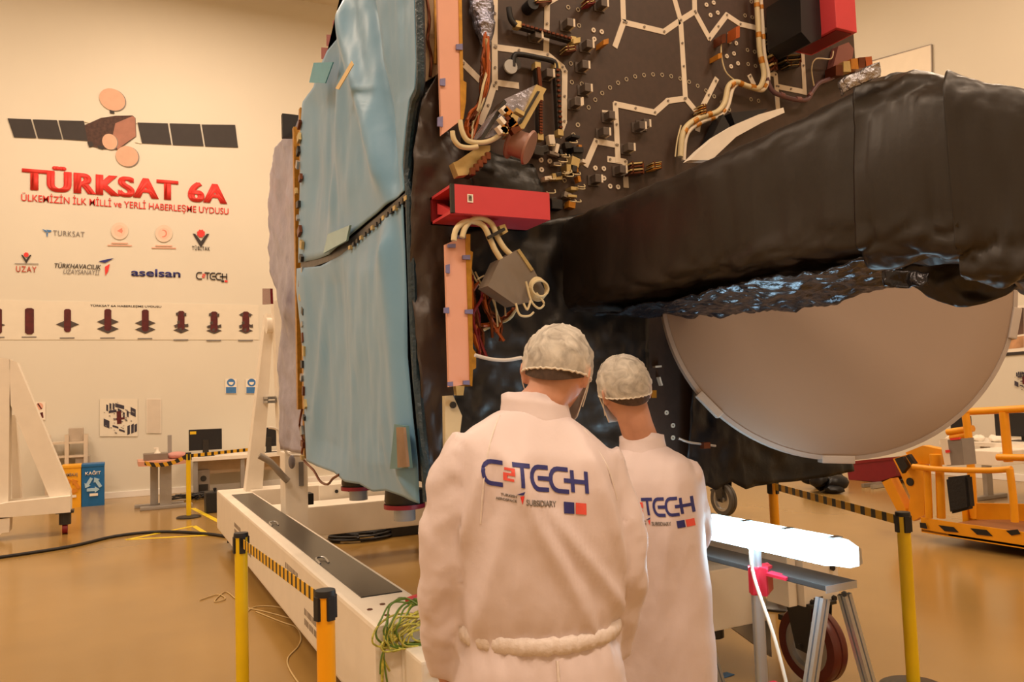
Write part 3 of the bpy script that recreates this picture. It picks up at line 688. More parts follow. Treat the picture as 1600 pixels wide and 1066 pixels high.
for k in range(16):
    t = k/15; p = PX(lerp(548, 636, t), lerp(385, 308, t)+2, SX-.03); MB().box(p, (.02, .035, .02)).build('seam_fastener', brass if k % 3 == 0 else dark, sat)
plabel(MB().prism([PX(x, y, SX-.06) for x, y in ((505,396),(541,376),(546,352),(512,366))], (.012, 0, 0)).build('tape_patch', mat('pale_blue_film', '8FB7C0', .25), sat), 'pale blue film patch above the seam')
plabel(MB().prism([PX(x, y, SX-.13) for x, y in ((549,95),(552,101),(529,140),(524,138))], (.004, 0, 0)).build('tape_strip', mat('masking_tape', 'E2C894', .6), sat), 'cream tape strip on the blue cloth')
flapc = mat('blue_plastic', '4FA0BC', .35)
plabel(MB().prism([PX(x, y, SX-.1) for x, y in ((490,98),(520,97),(508,130),(483,129))], (.006, 0, 0)).build('loose_flap', flapc, sat), 'brighter blue flap sticking out at the rear edge')
plabel(MB().prism([PX(x, y, SX-.09) for x, y in ((616,663),(632,666),(638,732),(609,733))], (.02, 0, 0)).build('window_flap', mat('flap_frame', '57828C', .4), sat), 'open window flap in the lower blue cloth')
MB().prism([PX(x, y, SX-.11) for x, y in ((619,668),(630,668),(636,730),(621,731))], (.012, 0, 0)).build('window_opening', mat('tan_opening', '8C7058', .5, var=.3), sat)
# dark blue hem along the near edge of the cloth
b = MB(); b.tube([PX(x, y, SX-.02) for x, y in ((655,-60),(656,0),(658,98),(656,139),(648,158),(642,200),(637,259),(640,298),(641,340),(644,435),(649,558),(658,660),(664,720),(668,784))], .02, 8, 3)
b.build('dark_hem', mat('dark_blue_hem', '1E3442', .35, bump=.4), sat, True)
# silver foil quilt behind
FL = [(474,170),(461,193),(441,222),(432,234),(424,259),(419.5,273),(420,330),(421,384),(425,420),(437,480),(439,558),(440,640),(441,702)]
FR = [(476,168),(475,200),(474,260),(474,330),(473,420),(474,510),(478,558),(480,640),(482,712)]
def ff(u, v):
    p = coons([FL[0], FR[0]], [FL[-1], FR[-1]], FL, FR, u, v); P = PX(p.x, p.y, 1.24); P.x -= .035*fbm((P.y, P.z, 3), 2.2)+.01*fbm((P.y, P.z, 7), 8); return P
MB().grid(ff, 24, 110).build('foil_quilt', mat('silver_quilt', 'A8A6BC', .4, .25, var=.12, vscale=7, bump=.25, bscale=14), sat, 'all', solid=.02)
b = MB(); b.bar(PX(463, 200, 1.2), PX(470, 640, 1.2), .05, .05); b.bar(PX(471, 170, 1.19), PX(478, 716, 1.19), .03, .05); b.build('gold_edge', gold, sat)
r2 = random.Random(2)
for k in range(26):
    t = k/25; p = PX(lerp(464, 476, t)+r2.uniform(-4, 4), lerp(195, 715, t), 1.15); MB().box(p, (.02, r2.uniform(.03, .08), r2.uniform(.02, .07)), Matrix.Rotation(r2.uniform(-.5, .5), 3, 'X')).build('edge_clip', (copper, brass, dark, steel)[k % 4], sat)
MB().tube([PX(*p, 1.16) for p in ((472,640),(468,665),(474,690),(472,715),(490,735),(500,752),(512,757),(520,748),(530,742))], .008, 6).build('hanging_wire', copper, sat, True)
MB().prism([PY(*p, 6.3) for p in ((441,177),(468,180),(469,214),(442,214))], (0, .05, 0)).build('rear_panel', black, sat)
c0 = PX(416, 463, 1.1)
tag(MB().prism([PX(*p, 1.05) for p in ((410,451),(422,451),(423,475),(410,476))], (.02, 0, 0)).build('warning_lamp', mat('red_lamp', '6E0F16', .25)), 'small dark red lamp box at the left edge of the silver foil', 'lamp')
for k, (x, y, s) in enumerate(((545,3,7),(537,20,7),(528,40,8),(518,62,8),(510,82,8))):
    MB().prism([PX(*p, 1.3) for p in ((x-s, y-s), (x+s, y-s+1), (x+s, y+s+4), (x-s, y+s+2))], (.1, 0, 0)).build('red_connector', mat('dusty_red', '8A3A40', .5), sat)

# black blanket round the near corner and over the lower deck
def wrink(P, s=0, k=1): return k*(.05*fbm((P.x, P.z, s), 2.1) + .03*abs(fbm((P.x*1.3, P.z*.8, s+5), 3.4)) + .012*fbm((P.x, P.z, s+2), 11))
def blanket(name, top, bot, left, right, y, nu, nv, s, m=blk, k=1):
    def fn(u, v):
        p = coons(top, bot, left, right, u, v); P = PY(p.x, p.y, y); P.y -= wrink(P, s, k); return P
    return MB().grid(fn, nu, nv).build(name, m, sat, 'all', solid=.006)
CL = [(684,112),(655,160),(641,240),(640,320),(645,440),(650,560),(658,660),(668,786)]
CR = [(692,112),(700,190),(722,240),(735,300),(720,360),(712,420),(712,560),(705,640),(706,800)]
blanket('corner_blanket', [CL[0], CR[0]], [CL[-1], CR[-1]], CL, CR, 3.27, 16, 70, 1, mat('brown_black_blanket', '3A2E28', .42, var=.2, vscale=3, bump=.3, bscale=8), 1.1)
blanket('lower_blanket', [(700,365),(760,352),(860,345),(930,330),(1010,330)], [(700,800),(800,795),(900,785),(1010,772)], [(700,365),(700,600),(700,800)], [(1010,330),(1010,560),(1010,772)], 3.27, 50, 60, 2)
blanket('lower_blanket', [(1072,480),(1200,420),(1330,380)], [(1074,768),(1100,758),(1115,766),(1140,752),(1160,764),(1200,756),(1250,752),(1300,742),(1330,736)], [(1072,480),(1078,600),(1074,768)], [(1330,380),(1330,600),(1330,736)], 3.22, 50, 50, 3, mat('navy_black_blanket', '080B12', .42, var=.2, bump=.4, bscale=8, spec=.4))
blanket('side_blanket', [(720,215),(770,235),(835,255)], [(716,372),(780,362),(858,350)], [(720,215),(730,290),(716,372)], [(835,255),(850,300),(858,350)], 3.29, 20, 24, 6)
b = MB(); b.prism([dk(x, y, .02) for x, y in ((657,-40),(686,-40),(690,112),(664,128))], (0, .02, 0)); b.build('edge_plate', mat('tan_plate', 'C2A684', .5), sat)
for k, pts in enumerate((((664,-20),(671,30),(668,60),(674,90),(672,120)), ((680,-20),(681,50),(680,100)))): MB().tube([dk(*p, .04) for p in pts], .008, 6).build('edge_wire', copper if k == 0 else gold, sat, True)

# pink radiator panels with gold edges
pink = mat('pink_film', 'E8AE98', .45, var=.03)
def panel(poly, edge, y, lab):
    plabel(MB().prism([PY(*p, y) for p in poly], (0, .02, 0)).build('radiator_panel', pink, sat), lab)
    MB().prism([PY(*p, y-.004) for p in edge], (0, .1, 0)).build('panel_frame', gold, sat)
panel(((683,-30),(716,-30),(720,128),(720,188),(690,211)), ((716,-30),(721,-30),(724,126),(729,129),(728,160),(724,186),(720,188)), 3.14, 'upper pink panel ending in a slanted tip')
panel(((696,382),(727,368),(728,392),(733,546),(734,600),(702,605)), ((727,366),(735,366),(735,392),(739,394),(737,420),(739,545),(744,552),(744,575),(739,578),(738,604),(734,602),(733,546)), 3.1, 'lower pink panel')
pt = mat('violet_tape', '7C7AA8', .5)
for x, y, w_, h in ((718,73,5,8),(692,128,4,10),(706,384,6,5),(722,370,6,5),(729,402,6,6),(698,485,4,8),(733,487,6,6),(704,600,4,6),(729,598,5,6),(700,420,3,12),(688,190,4,14)):
    MB().prism([PY(*p, 3.09 if y > 300 else 3.13) for p in ((x-w_, y-h*.5), (x+w_, y-h*.6), (x+w_, y+h*.6), (x-w_, y+h*.5))], (0, .008, 0)).build('violet_tape', pt, sat)
MB().prism([PY(*p, 3.1) for p in ((712,603),(726,603),(724,618),(714,618))], (0, .03, 0)).build('panel_foot', brass, sat)
MB().prism([PY(*p, 3.15) for p in ((695,619),(708,618),(722,650),(716,700),(696,700))], (0, .03, 0)).build('handling_bracket', mat('cream_bracket', 'D8C8A4', .45), sat)
c = PY(708.5, 633, 3.14); MB().cyl(c, c+Vector((0, .012, 0)), .014).build('bracket_hole', dark, sat)

# white conductive strips in a zigzag net
def strip(pts, w_=.031):
    b = MB(); P = [dk(*p, 0) for p in pts]
    for i, (p, q) in enumerate(zip(P, P[1:])):
        d = (q-p).normalized(); s = d.cross(Vector((0, 1, 0)))*w_/2; e = d*w_*.28
        b.prism([p-s-e, q-s+e, q+s+e, p+s-e], (0, -.003-.0004*i, 0))
    b.build('ground_strip', strapm, sat)
    for i, (p, q) in enumerate(zip(P, P[1:])):
        pts_ = [p] if i else [p + (q-p)*.06]
        if (q-p).length > .2: pts_.append((p+q)/2)
        for t in pts_: RIV.append(t)
RIV = []
for s in (((773,-30),(772.5,74),(773,138)), ((772,74),(810,79),(855,86),(878,105)), ((878,105),(882,112),(881,190),(873,212)), ((772,129),(808,134)), ((722,98),(748,124)), ((772,132),(762,165),(750,192)),
          ((855,-10),(853,86)), ((855,4),(880,-10)), ((972,-20),(974,35),(961,72)), ((974,35),(1037,50),(1063,32),(1085,18),(1084,-20)), ((1051,-10),(1063,32),(1067.5,104),(1070.5,154),(1092,180)),
          ((1085,18),(1108,60),(1135,24),(1156,38),(1190,46),(1212,52)), ((1070.5,154),(1043,158),(1022.5,176),(961,163),(964,227),(965,252)), ((1119,124),(1094,174)), ((951,249),(976,253),(978,291)),
          ((964,227),(931,221),(915,258)), ((943,177),(959,179)), ((1093,178),(1090,203)), ((1185,17),(1190,46),(1194,112),(1211,117),(1212.5,135),(1215,170)), ((1212.5,135),(1257,144)), ((1235,-5),(1252,60),(1257,146)), ((1252,60),(1264,67)), ((1171,119),(1177,131))):
    strip(s)
rv = None
for t in RIV:
    if rv is None: rv = MB().cyl((0, -.0035, 0), (0, -.009, 0), .006, n=10).build('rivet', greyunit); rv.parent = sat; rv.location = t - sat.location
    else: c = rv.copy(); COL.objects.link(c); c.location = t - sat.location
# inserts: thin open rings and solid washers
z2 = lambda x, y: zz(x, y, 880, 0, 5.33); z3 = lambda x, y: zz(x, y, 1100, 0, 5.33); z5 = lambda x, y: zz(x, y, 860, 120, 4.847); z4 = lambda x, y: zz(x, y, 660, 120, 4.846)
OPEN = [z2(*p) for p in ((210,896),(265,832),(323,777),(388,731),(455,691),(525,661),(597,638),(671,627),(746,621),(822,625),(897,636),(972,656),(1046,683),(1118,716),(1187,756),(1256,804),(1318,855),(40,62),(122,82),(45,197),(130,214),(62,530),(70,686),(153,700),(122,1040))] \
     + [z3(*p) for p in ((360,418),(420,432),(366,535),(428,550),(390,828),(452,840),(208,916),(82,804),(15,756),(340,130),(400,145),(392,15))] + [z5(*p) for p in ((205,367),(173,440),(105,785),(115,972),(1353,250))]
SOLID = [z2(*p) for p in ((250,253),(318,267),(256,328),(1190,42),(1250,24),(1224,128),(1284,108))] + [z3(*p) for p in ((208,282),(212,350),(265,362),(187,470),(246,448),(222,555),(280,530))] \
      + [z5(*p) for p in ((338,692),(402,697),(342,765),(404,770),(450,830),(510,836))] + [z4(*p) for p in ((897,632),(962,640),(900,705))] + [(1041,645),(1051,665),(1051,684),(1016,668)]
ri = MB().ring((0, 0, 0), (0, -1, 0), .0115, .0042, 18, .003).build('insert_ring', mat('insert_grey', 'B4A68E', .45, .2)); ri.parent = sat; ri.location = dk(*OPEN[0]) - sat.location
for p in OPEN[1:]: c = ri.copy(); COL.objects.link(c); c.location = dk(*p) - sat.location
wa = MB().ring((0, 0, 0), (0, -1, 0), .0125, .008, 18, .005).build('washer', strapm); wa.parent = sat; wa.location = dk(*SOLID[0]) - sat.location
for p in SOLID[1:]: c = wa.copy(); COL.objects.link(c); c.location = dk(*p) - sat.location
# small grey stand-off brackets with a white face
br = MB(); br.b2((-.022, -.055, -.02), (.012, 0, .02), .003); br.b2((-.035, -.006, -.026), (.03, 0, .026))
br = br.build('standoff_bracket', mat('bracket_grey', '5C524C', .45, .2)); br.parent = sat
bf = MB().b2((.0121, -.0565, -.02), (.0225, -.002, .02)).build('bracket_face', strapm); bf.parent = br
BR = [z2(*p) for p in ((300,60),(180,400),(145,570),(165,760),(90,870),(20,225),(650,1050),(365,985))] + [zz(*p, 660, 0, 5.33) for p in ((930,320),(1025,640))] + [z5(*p) for p in ((170,215),(385,437),(655,390),(570,552),(510,720),(325,790))] + [z3(*p) for p in ((615,75),)]
br.location = dk(*BR[0]) - sat.location
for p in BR[1:]:
    c = br.copy(); COL.objects.link(c); c.location = dk(*p) - sat.location; f = bf.copy(); COL.objects.link(f); f.parent = c
# wiring and units on the deck
def wires(name, pts, n, rad, r, ms, y=.06, seed=1, parent=None):
    rr = random.Random(seed)
    for i in range(n):
        MB().tube([dk(p[0], p[1], y+rr.uniform(-.02, .04)) + Vector((rr.uniform(-rad, rad), 0, rr.uniform(-rad, rad))) for p in pts], r, 6, 3).build(name, ms[i % len(ms)], parent or sat, True)
ora = mat('orange_wire', 'B0561E', .4, var=.2)
wires('orange_wire', ((760,50),(757,95),(756,128),(750,158),(738,182),(730,204),(736,218)), 9, .016, .0075, (ora, copper, ora), .07)
wires('orange_wire', ((762,60),(762,100),(758,135),(748,165),(742,195),(738,220)), 5, .012, .0065, (ora, tan), .09, 4)
b = MB(); b.tube([dk(*p, .06) for p in ((750,-20),(752,10),(757,40),(760,72))], [.05, .055, .05, .02], 18, 8)
for v in b.bm.verts: v.co += Vector((fbm(v.co, 18), fbm(v.co+Vector((3, 1, 2)), 18), fbm(v.co+Vector((7, 4, 1)), 18)))*.012
b.build('foil_sleeve', mat('bluish_foil', 'A6ABC4', .18, .8, var=.15, bump=.8, bscale=45), sat, True)
film = mat('clear_film', '9A98A6', .2, .3, var=.35, vscale=14, bump=.8, bscale=18)
ua = bpy.data.objects.new('tilted_unit', None); COL.objects.link(ua); ua.parent = sat
MB().prism([PY(*p, 3.06) for p in ((788,155),(838.5,132),(810,200),(749,219),(757,200))], (0, .1, 0)).build('film_wrap', film, ua)
MB().prism([PY(*p, 3.04) for p in ((838.5,132),(854,139),(819,201),(808,201))], (0, .16, 0)).build('brass_edge', brass, ua)
MB().prism([PY(*p, 3.045) for p in ((788,155),(792,160),(757,216),(749,219))], (0, .1, 0)).build('dark_edge', dark, ua)
MB().prism([PY(*p, 3.03) for p in ((840,142),(844,143),(815,193),(811,193))], (0, .02, 0)).build('edge_slot', dark, ua)
rr = random.Random(8)
for k in range(12):
    c = PY(rr.uniform(778, 815), rr.uniform(172, 205), 3.02); MB().box(c, (rr.uniform(.02, .05), .03, rr.uniform(.015, .04)), Matrix.Rotation(rr.uniform(-1, 1), 3, 'Y')).build('connector', (amber, brass, copper, palep)[k % 4], ua)
MB().prism([PY(*p, 3.1) for p in ((708,254),(714,252),(749,228),(766,227),(766,235),(731,273),(716,275))], (0, .05, 0)).build('brass_bracket', brass, sat)
MB().prism([PY(*p, 3.08) for p in ((735,268),(764,240),(768,246),(745,272))], (0, .1, 0)).build('connector_block', dark, sat)
for k in range(5): MB().box(PY(738+k*6, 268-k*6, 3.06), (.02, .02, .03)).build('connector_pin', copper, sat)
c = PY(813, 226, 3.12); MB().lathe([(0, -.05), (.075, -.05), (.08, -.04), (.06, -.035), (.06, .035), (.08, .04), (.075, .05), (0, .05)], c, (.75, -.6, -.45), 40).build('cable_spool', mat('spool_rose', 'B08A80', .4), sat, True)
for pts in (((719,188),(722,205),(730,219),(745,223),(763,221),(778,213),(786,203)), ((707,205),(709,217),(718,228),(733,231),(746,229))): MB().tube([PY(*p, 3.05) for p in pts], .011, 10, 5).build('white_cable', tan, sat, True)
def rail(p, q, wd, m=dark, n=12):
    a, e = dk(*p, .04), dk(*q, .04); MB().bar(a, e, wd, .03, (0, 1, 0)).build('connector_rail', m, sat)
    b = MB()
    for k in range(n): b.box(lerp(a, e, (k+.5)/n)+Vector((0, -.018, 0)), (wd*.7, .016, .01))
    b.build('rail_pins', copper, sat)
    for e_, k in ((a, -1), (e, 1)): MB().box(e_+(e-a).normalized()*k*.012, (.03, .04, .03)).build('rail_end', brass, sat)
for p, q in (((811,41),(890,63)), ((868,108),(873,205)), ((838,108),(841,140)), ((841.6,158),(842,212))): rail(p, q, .024)
MB().tube([dk(*p, .05) for p in ((802,105),(803,88),(812,85),(840,90),(866,97),(869,112))], .013, 10, 4).build('black_waveguide', black, sat, True)
MB().tube([dk(*p, .05) for p in ((795,12),(798,30),(806,40))], .014, 10, 4).build('black_waveguide', black, sat, True)
c = dk(823, 15); MB().cyl(c, c+Vector((0, -.07, 0)), .03).build('black_socket', black, sat); c = dk(797, 105); MB().cyl(c, c+Vector((0, -.05, 0)), .035).build('black_socket', dark, sat)
MB().lathe([(.02, 0), (.034, 0), (.034, .01), (.02, .01)], dk(797, 105, .05), (0, -1, 0), 20).build('socket_ring', steel, sat)
rr = random.Random(21)
for k in range(34):
    x, y = rr.uniform(836, 912), rr.uniform(215, 322)
    if x < 862 and y > 282: continue
    MB().box(dk(x, y, .03), (rr.uniform(.015, .06), rr.uniform(.02, .07), rr.uniform(.012, .05)), Matrix.Rotation(rr.uniform(-.3, .3), 3, 'Y'), .002).build('small_connector', (dark, brass, black, greyunit, amber, strapm, dark)[k % 7], sat)
for k in range(16):
    x, y = rr.uniform(850, 915), rr.uniform(220, 318); c = dk(x, y, .06); h = rr.uniform(.02, .035)
    MB().tube([c, c+Vector((.0, -.02, -h*.3)), c+Vector((h, -.02, -h*.2)), c+Vector((h*1.3, 0, h*.4))], .003, 5, 3).build('wire_loop', tan, sat, True)
for k, (x0, y0, x1, y1, m_) in enumerate(((985,252,1006,272,copper),(1019,252,1034,264,amber),(1208,54,1238,66,copper),(1212,72,1232,84,brass),(1222,66,1235,80,amber),(1206,82,1214,110,copper),(1226,84,1252,98,black),(1232,95,1250,104,dark),(1236,-10,1242,20,amber),(896,58,907,66,brass),(884,70,900,80,copper),(836,-8,862,4,copper),(917,-6,930,6,dred),(943,60,951,68,amber),(1128,52,1134,66,copper),(1122,82,1128,90,amber),(1150,40,1156,58,ora),(1095,162,1104,178,amber))):
    if (x1-x0)*(y1-y0) < 130: MB().prism([dk(*p, .07) for p in ((x0, y0+2), (x1, y0), (x1, y1), (x0, y1+2))], (0, .07, 0)).build('fitting', m_, sat)
    else:
        fo = MB().prism([dk(*p, .03) for p in ((x0, y0+2), (x1, y0), (x1, y1), (x0, y1+2))], (0, .03, 0)).build('fitting', dark, sat)
        for j in range(4):
            ya, yb_ = y0+(y1-y0)*(j/4+.02), y0+(y1-y0)*(j/4+.14); xs_ = (x1-x0)*.08*(j % 2)
            MB().prism([dk(*p, .08) for p in ((x0+xs_, ya+2), (x1-xs_, ya), (x1-xs_, yb_), (x0+xs_, yb_+2))], (0, .06, 0)).build('fitting_plate', m_ if j % 2 else brass, fo)
        for xx in (x0+2, x1-3): MB().bar(dk(xx, y0+1, .07), dk(xx+1, y1, .07), .008, .02).build('fitting_post', copper, fo)
# tape wrapped harness running down the deck
def harness(pts, r, ms, y=.06):
    P = [dk(*p, y) for p in pts]
    MB().tube(P, r, 10, 6).build('wire_harness', ms[0], sat, True)
    for i in range(0, len(P)-1):
        q = lerp(P[i], P[i+1], .5); d = (P[i+1]-P[i]).normalized()
        if (i*7+int(r*1000)) % 5 in (1, 3): continue
        MB().cyl(q-d*(.008+.006*(i % 3)), q+d*.016, r*1.12, n=12).build('harness_tape', ms[1], sat, True)
H = ((1181,-15),(1184,30),(1187,80),(1193,110),(1192,126),(1184,138),(1166,134),(1150,128),(1138,135),(1132,160),(1120,175),(1095,183),(1075,195),(1066,212),(1063,245))
harness(H, .015, (tan, amber)); harness([(x+7, y+3) for x, y in H[:9]] + [(x+5, y+6) for x, y in H[9:]], .012, (strapm, amber), .05)
harness(((1198,122),(1208,143),(1235,154),(1260,156),(1270,142),(1280,130),(1300,122),(1312,112)), .013, (mat('plum_wire', '6A4A50', .45), mat('plum_tape', '8A5A58', .45)), .05)
for pts in (((1128,55),(1127,85),(1134,112),(1150,127)), ((1302,80),(1298,92),(1275,92),(1268,108),(1272,135)), ((1064,196),(1058,220),(1055,245))): MB().tube([dk(*p, .05) for p in pts], .004, 6, 5).build('thin_cable', tan, sat, True)
for poly in (((1108,225),(1130,178),(1140,196),(1122,228)), ((1142,176),(1200,170),(1180,186),(1150,200))): MB().prism([dk(*p, .1) for p in poly], (0, .08, 0)).build('black_clamp', black, sat)
# lower grey unit with its two bent cables
ub = bpy.data.objects.new('grey_unit', None); COL.objects.link(ub); ub.parent = sat
MB().prism([PY(*p, 3.02) for p in ((781,406),(811.7,389),(834,421),(852,455),(849,467),(806,477),(762,447))], (0, .1, 0)).build('case', greyunit, ub)
MB().prism([PY(*p, 3.015) for p in ((808,391),(812,389),(834,421),(830,424)) ], (0, .03, 0)).build('bright_edge', brass, ub)
c = PY(840, 452, 3.0); 
for k in range(5): MB().tube([c+Vector((.04*math.cos(t), -.006*k, .05*math.sin(t)*(1-.08*k)))for t in [2*PI*i/10+k for i in range(11)]], .005, 6, 3).build('wire_coil', tan, ub, True)
for pts in (((822,440),(830,470),(842,482),(850,474),(838,458)), ((806,474),(812,492),(826,494),(834,488)), ((818,474),(824,484),(829,470))): MB().tube([PY(*p, 2.98) for p in pts], .005, 6, 5).build('loose_wire', tan, ub, True)
for pts in (((709,376),(712,360),(722,349),(738,346),(755,353),(765,372),(773,390),(783,406)), ((722,371),(727,355),(738,344),(752,341),(768,350),(778,372),(788,388),(798,398))): MB().tube([PY(*p, 3.04) for p in pts], .0125, 10, 5).build('white_cable', tan, ub, True)
MB().prism([PY(*p, 3.03) for p in ((780,353),(789,350),(794,362),(786,367))], (0, .04, 0)).build('cable_clamp', brass, ub); MB().bar(PY(762, 372, 3.02), PY(788, 358, 3.02), .014).build('clamp_bar', dark, ub)
wires('orange_wire', ((742,440),(745,470),(740,500),(746,530),(752,552)), 8, .03, .007, (ora, copper, dred), .12, 6)
wires('orange_wire', ((762,455),(768,480),(775,500),(778,525)), 7, .03, .007, (copper, ora), .1, 9)
wires('orange_wire', ((750,512),(775,505),(795,495),(805,480)), 5, .014, .007, (ora, tan, copper), .08, 11)
wires('thin_cable', ((738,430),(762,440),(775,470),(782,500)), 3, .04, .004, (tan,), .13, 13)
MB().tube([PY(*p, 3.0) for p in ((742,555),(765,561),(790,563),(815,559))], .008, 8, 4).build('white_rod', mat('white_rod', 'D8D4D0', .35), sat, True)
for poly, m_ in ((((922,541),(950,541),(950,549),(922,548)), strapm), (((984,527),(1004,523),(998,540),(990,538)), copper), (((935,560),(950,563),(945,570),(938,568)), amber), (((1018,610),(1026,610),(1026,622),(1018,622)), amber), (((975,548),(978,548),(979,560),(976,560)), tan), (((1024,572),(1034,571),(1034,574),(1024,575)), strapm), (((1030,590),(1032,589),(1036,602),(1034,603)), strapm)):
    MB().prism([dk(*p, .03) for p in poly], (0, .025, 0)).build('fitting', m_, sat)
MB().tube([PY(*p, 3.1) for p in ((1060,685),(1075,691),(1095,694),(1118,697))], .006, 6).build('thin_cable', steel, sat, True)
MB().box(PY(1102, 696, 3.09), (.04, .03, .03)).build('fitting', copper, sat)
# items at the upper right edge of the deck
MB().prism([PY(*p, 3.0) for p in ((1250,-20),(1285,-20),(1283,60),(1267,67),(1252,50))], (0, .25, 0)).build('black_horn', black, sat)
MB().prism([dk(*p, .06) for p in ((1310,72),(1326,66),(1334,76),(1332,90),(1322,110),(1300,112))], (0, .05, 0)).build('edge_bracket', mat('rosewood_plate', '8A5850', .45), sat)
for k, (x, y) in enumerate(((1306,110),(1318,104),(1330,100),(1342,98),(1352,97))): MB().prism([dk(*p, .1) for p in ((x, y-8), (x+10, y-9), (x+12, y+8), (x, y+8))], (0, .08, 0)).build('edge_fitting', (copper, brass, amber, copper, ora)[k], sat)
# covered thrusters under the bottom
for x, y in ((560,768), (632,796)):
    c = PX(x, y-6, 1.42); z = c.z
    MB().lathe([(0, .09), (.105, .09), (.11, .03), (.105, .02), (.105, -.005), (0, -.005)], (c.x, c.y, z), (0, 0, 1), 36).build('thruster', dark, sat, True)
    MB().lathe2([(.106, .012), (.114, .012), (.114, -.012), (.106, -.012)], (c.x, c.y, z), (0, 0, 1), 36).build('red_band', mat('crimson_band', 'B03048', .4), sat, True)
    MB().lathe([(0, -.005), (.06, -.005), (.06, -.08), (0, -.08)], (c.x, c.y, z), (0, 0, 1), 24).build('clear_nozzle_cap', mat('clear_cap', 'B8C0CC', .1, spec=.7), sat, True)
    MB().cyl((c.x, c.y, z+.09), (c.x, c.y, z+.3), .05).build('thruster_mount', dark, sat)
# support between satellite and trolley
MB().b2((2.0, 4.0, .66), (2.9, 5.2, 1.2), .02).build('adapter_ring', dark, sat)

# the black wrapped boom
def station(Lx, Ly, dx, dy, zt, zb, th, n=96):
    """closed section: outward left side at (Lx,Ly), thickness th along (dx,dy)"""
    out = []
    for k in range(n):
        a = 2*PI*k/n; c, s = math.cos(a), math.sin(a); e = .28
        u = math.copysign(abs(c)**e, c); v = math.copysign(abs(s)**e, s)
        t = (1-u)/2*th; out.append(Vector((Lx+dx*t, Ly+dy*t, (zt+zb)/2+v*(zt-zb)/2)))
    return out
def boom(name, ST, seed, m, amp=1, sub=10, lab=None):
    rs = []; sub = sub*2
    for i in range(len(ST)-1):
        for k in range(sub + (i == len(ST)-2)):
            t = k/sub; a, e = ST[i], ST[i+1]; rs.append(station(*[lerp(p, q, t) for p, q in zip(a, e)]))
    cx = [sum(r, Vector())/len(r) for r in rs]
    for r, c in zip(rs, cx):
        for j, p in enumerate(r):
            d = (p-c).normalized(); f = .025*fbm(Vector((p.x+seed, p.y*.6, p.z)), 2.2) + .018*(abs(fbm(Vector((p.x, p.y*.5+seed, p.z)), 4))-.25) + .004*fbm(p, 16) + (.003+.045*max(0, (2.12-p.z)/.2))*(abs(fbm(Vector((p.x, p.y*.45, p.z+seed)), 6.5))**.7-.3)
            r[j] = p + d*f*amp
    b = MB(); b.rings(rs); o = b.build(name, m, sat, 'all')
    if lab: plabel(o, lab)
    return o
bm_ = mat('black_wrap', '1F1814', .42, var=.2, vscale=2.5, bump=.2, bscale=5, spec=.5)
boom('boom_wrap', [(1.9, 3.34, 1, 0, 2.42, 1.97, .42), (1.9, 2.8, 1, 0, 2.43, 1.97, .44), (1.9, 2.2, 1, 0, 2.44, 1.97, .45), (1.9, 1.8, 1, 0, 2.46, 1.965, .45), (1.9, 1.47, 1, 0, 2.47, 1.96, .45)], 1, bm_, .8, 14, 'long black wrapped boom section reaching out from the deck')
boom('boom_wrap', [(1.885, 1.56, 1, .03, 2.475, 1.95, .47), (1.885, 1.40, 1, .1, 2.46, 1.93, .48), (1.905, 1.27, .97, .25, 2.39, 1.90, .48)], 5, bm_, 1.1, 12, 'crumpled black collar section of the boom')
boom('boom_wrap', [(1.885, 1.275, .95, .3, 2.40, 1.86, .5), (1.95, 1.2, .9, .42, 2.35, 1.83, .5), (2.06, 1.1, .75, .66, 2.31, 1.82, .5), (2.3, .95, .5, .86, 2.3, 1.84, .5), (2.7, .82, .3, .95, 2.3, 1.86, .5)], 9, bm_, 1.1, 9, 'nearest black wrapped end of the boom at the right edge')
def fl(u, v):
    y = lerp(3.05, 1.5, u); x = lerp(1.93, 2.36, v); z = 1.945 - .05*v*math.sin(u*PI) + .022*fbm((x, y, 2), 6) + .014*fbm((x, y, 8), 14)
    return Vector((x, y, z))
MB().grid(fl, 110, 40).build('foil_lining', mat('dark_foil', '26262E', .16, .6, var=.3, vscale=9, bump=.35, bscale=26, spec=.8), sat, 'all', solid=.003)
def fl2(u, v):
    p = Vector((lerp(1392, 1640, u), lerp(405, 432+42*math.sin(min(1, u*1.15)*PI)*1.05+8*u, v))); P = PD(p.x, p.y, lerp(2.42, 2.12, u)); P += Vector((fbm(P, 6), fbm(P+Vector((2, 1, 0)), 6), 0))*.03; return P
MB().grid(fl2, 50, 16).build('hanging_flap', bm_, sat, 'all', solid=.006)
def fl3(u, v):
    P = PX(lerp(1395, 1465, u), lerp(424, 446, v), 1.9); P += Vector((-.03+.03*fbm(P, 12), .0, .02*fbm(P, 9))); return P
MB().grid(fl3, 24, 10).build('foil_patch', MATS['dark_foil'], sat, 'all', solid=.003)
def fl4(u, v):
    P = PX(lerp(1312, 1372, u), lerp(138, 106, u)+lerp(-10, 12, v), 1.87); P.x += .02*fbm(P, 14); return P
MB().grid(fl4, 20, 10).build('foil_patch', foil, sat, 'all', solid=.003)

MB().prism([PY(*p, 2.75) for p in ((1078,250),(1095,233),(1120,212),(1150,194),(1185,179),(1224,168),(1226,176),(1190,192),(1150,214),(1112,250))], (0, .05, 0)).build('white_rim', mat('rim_white', 'E4DACC', .5), sat)
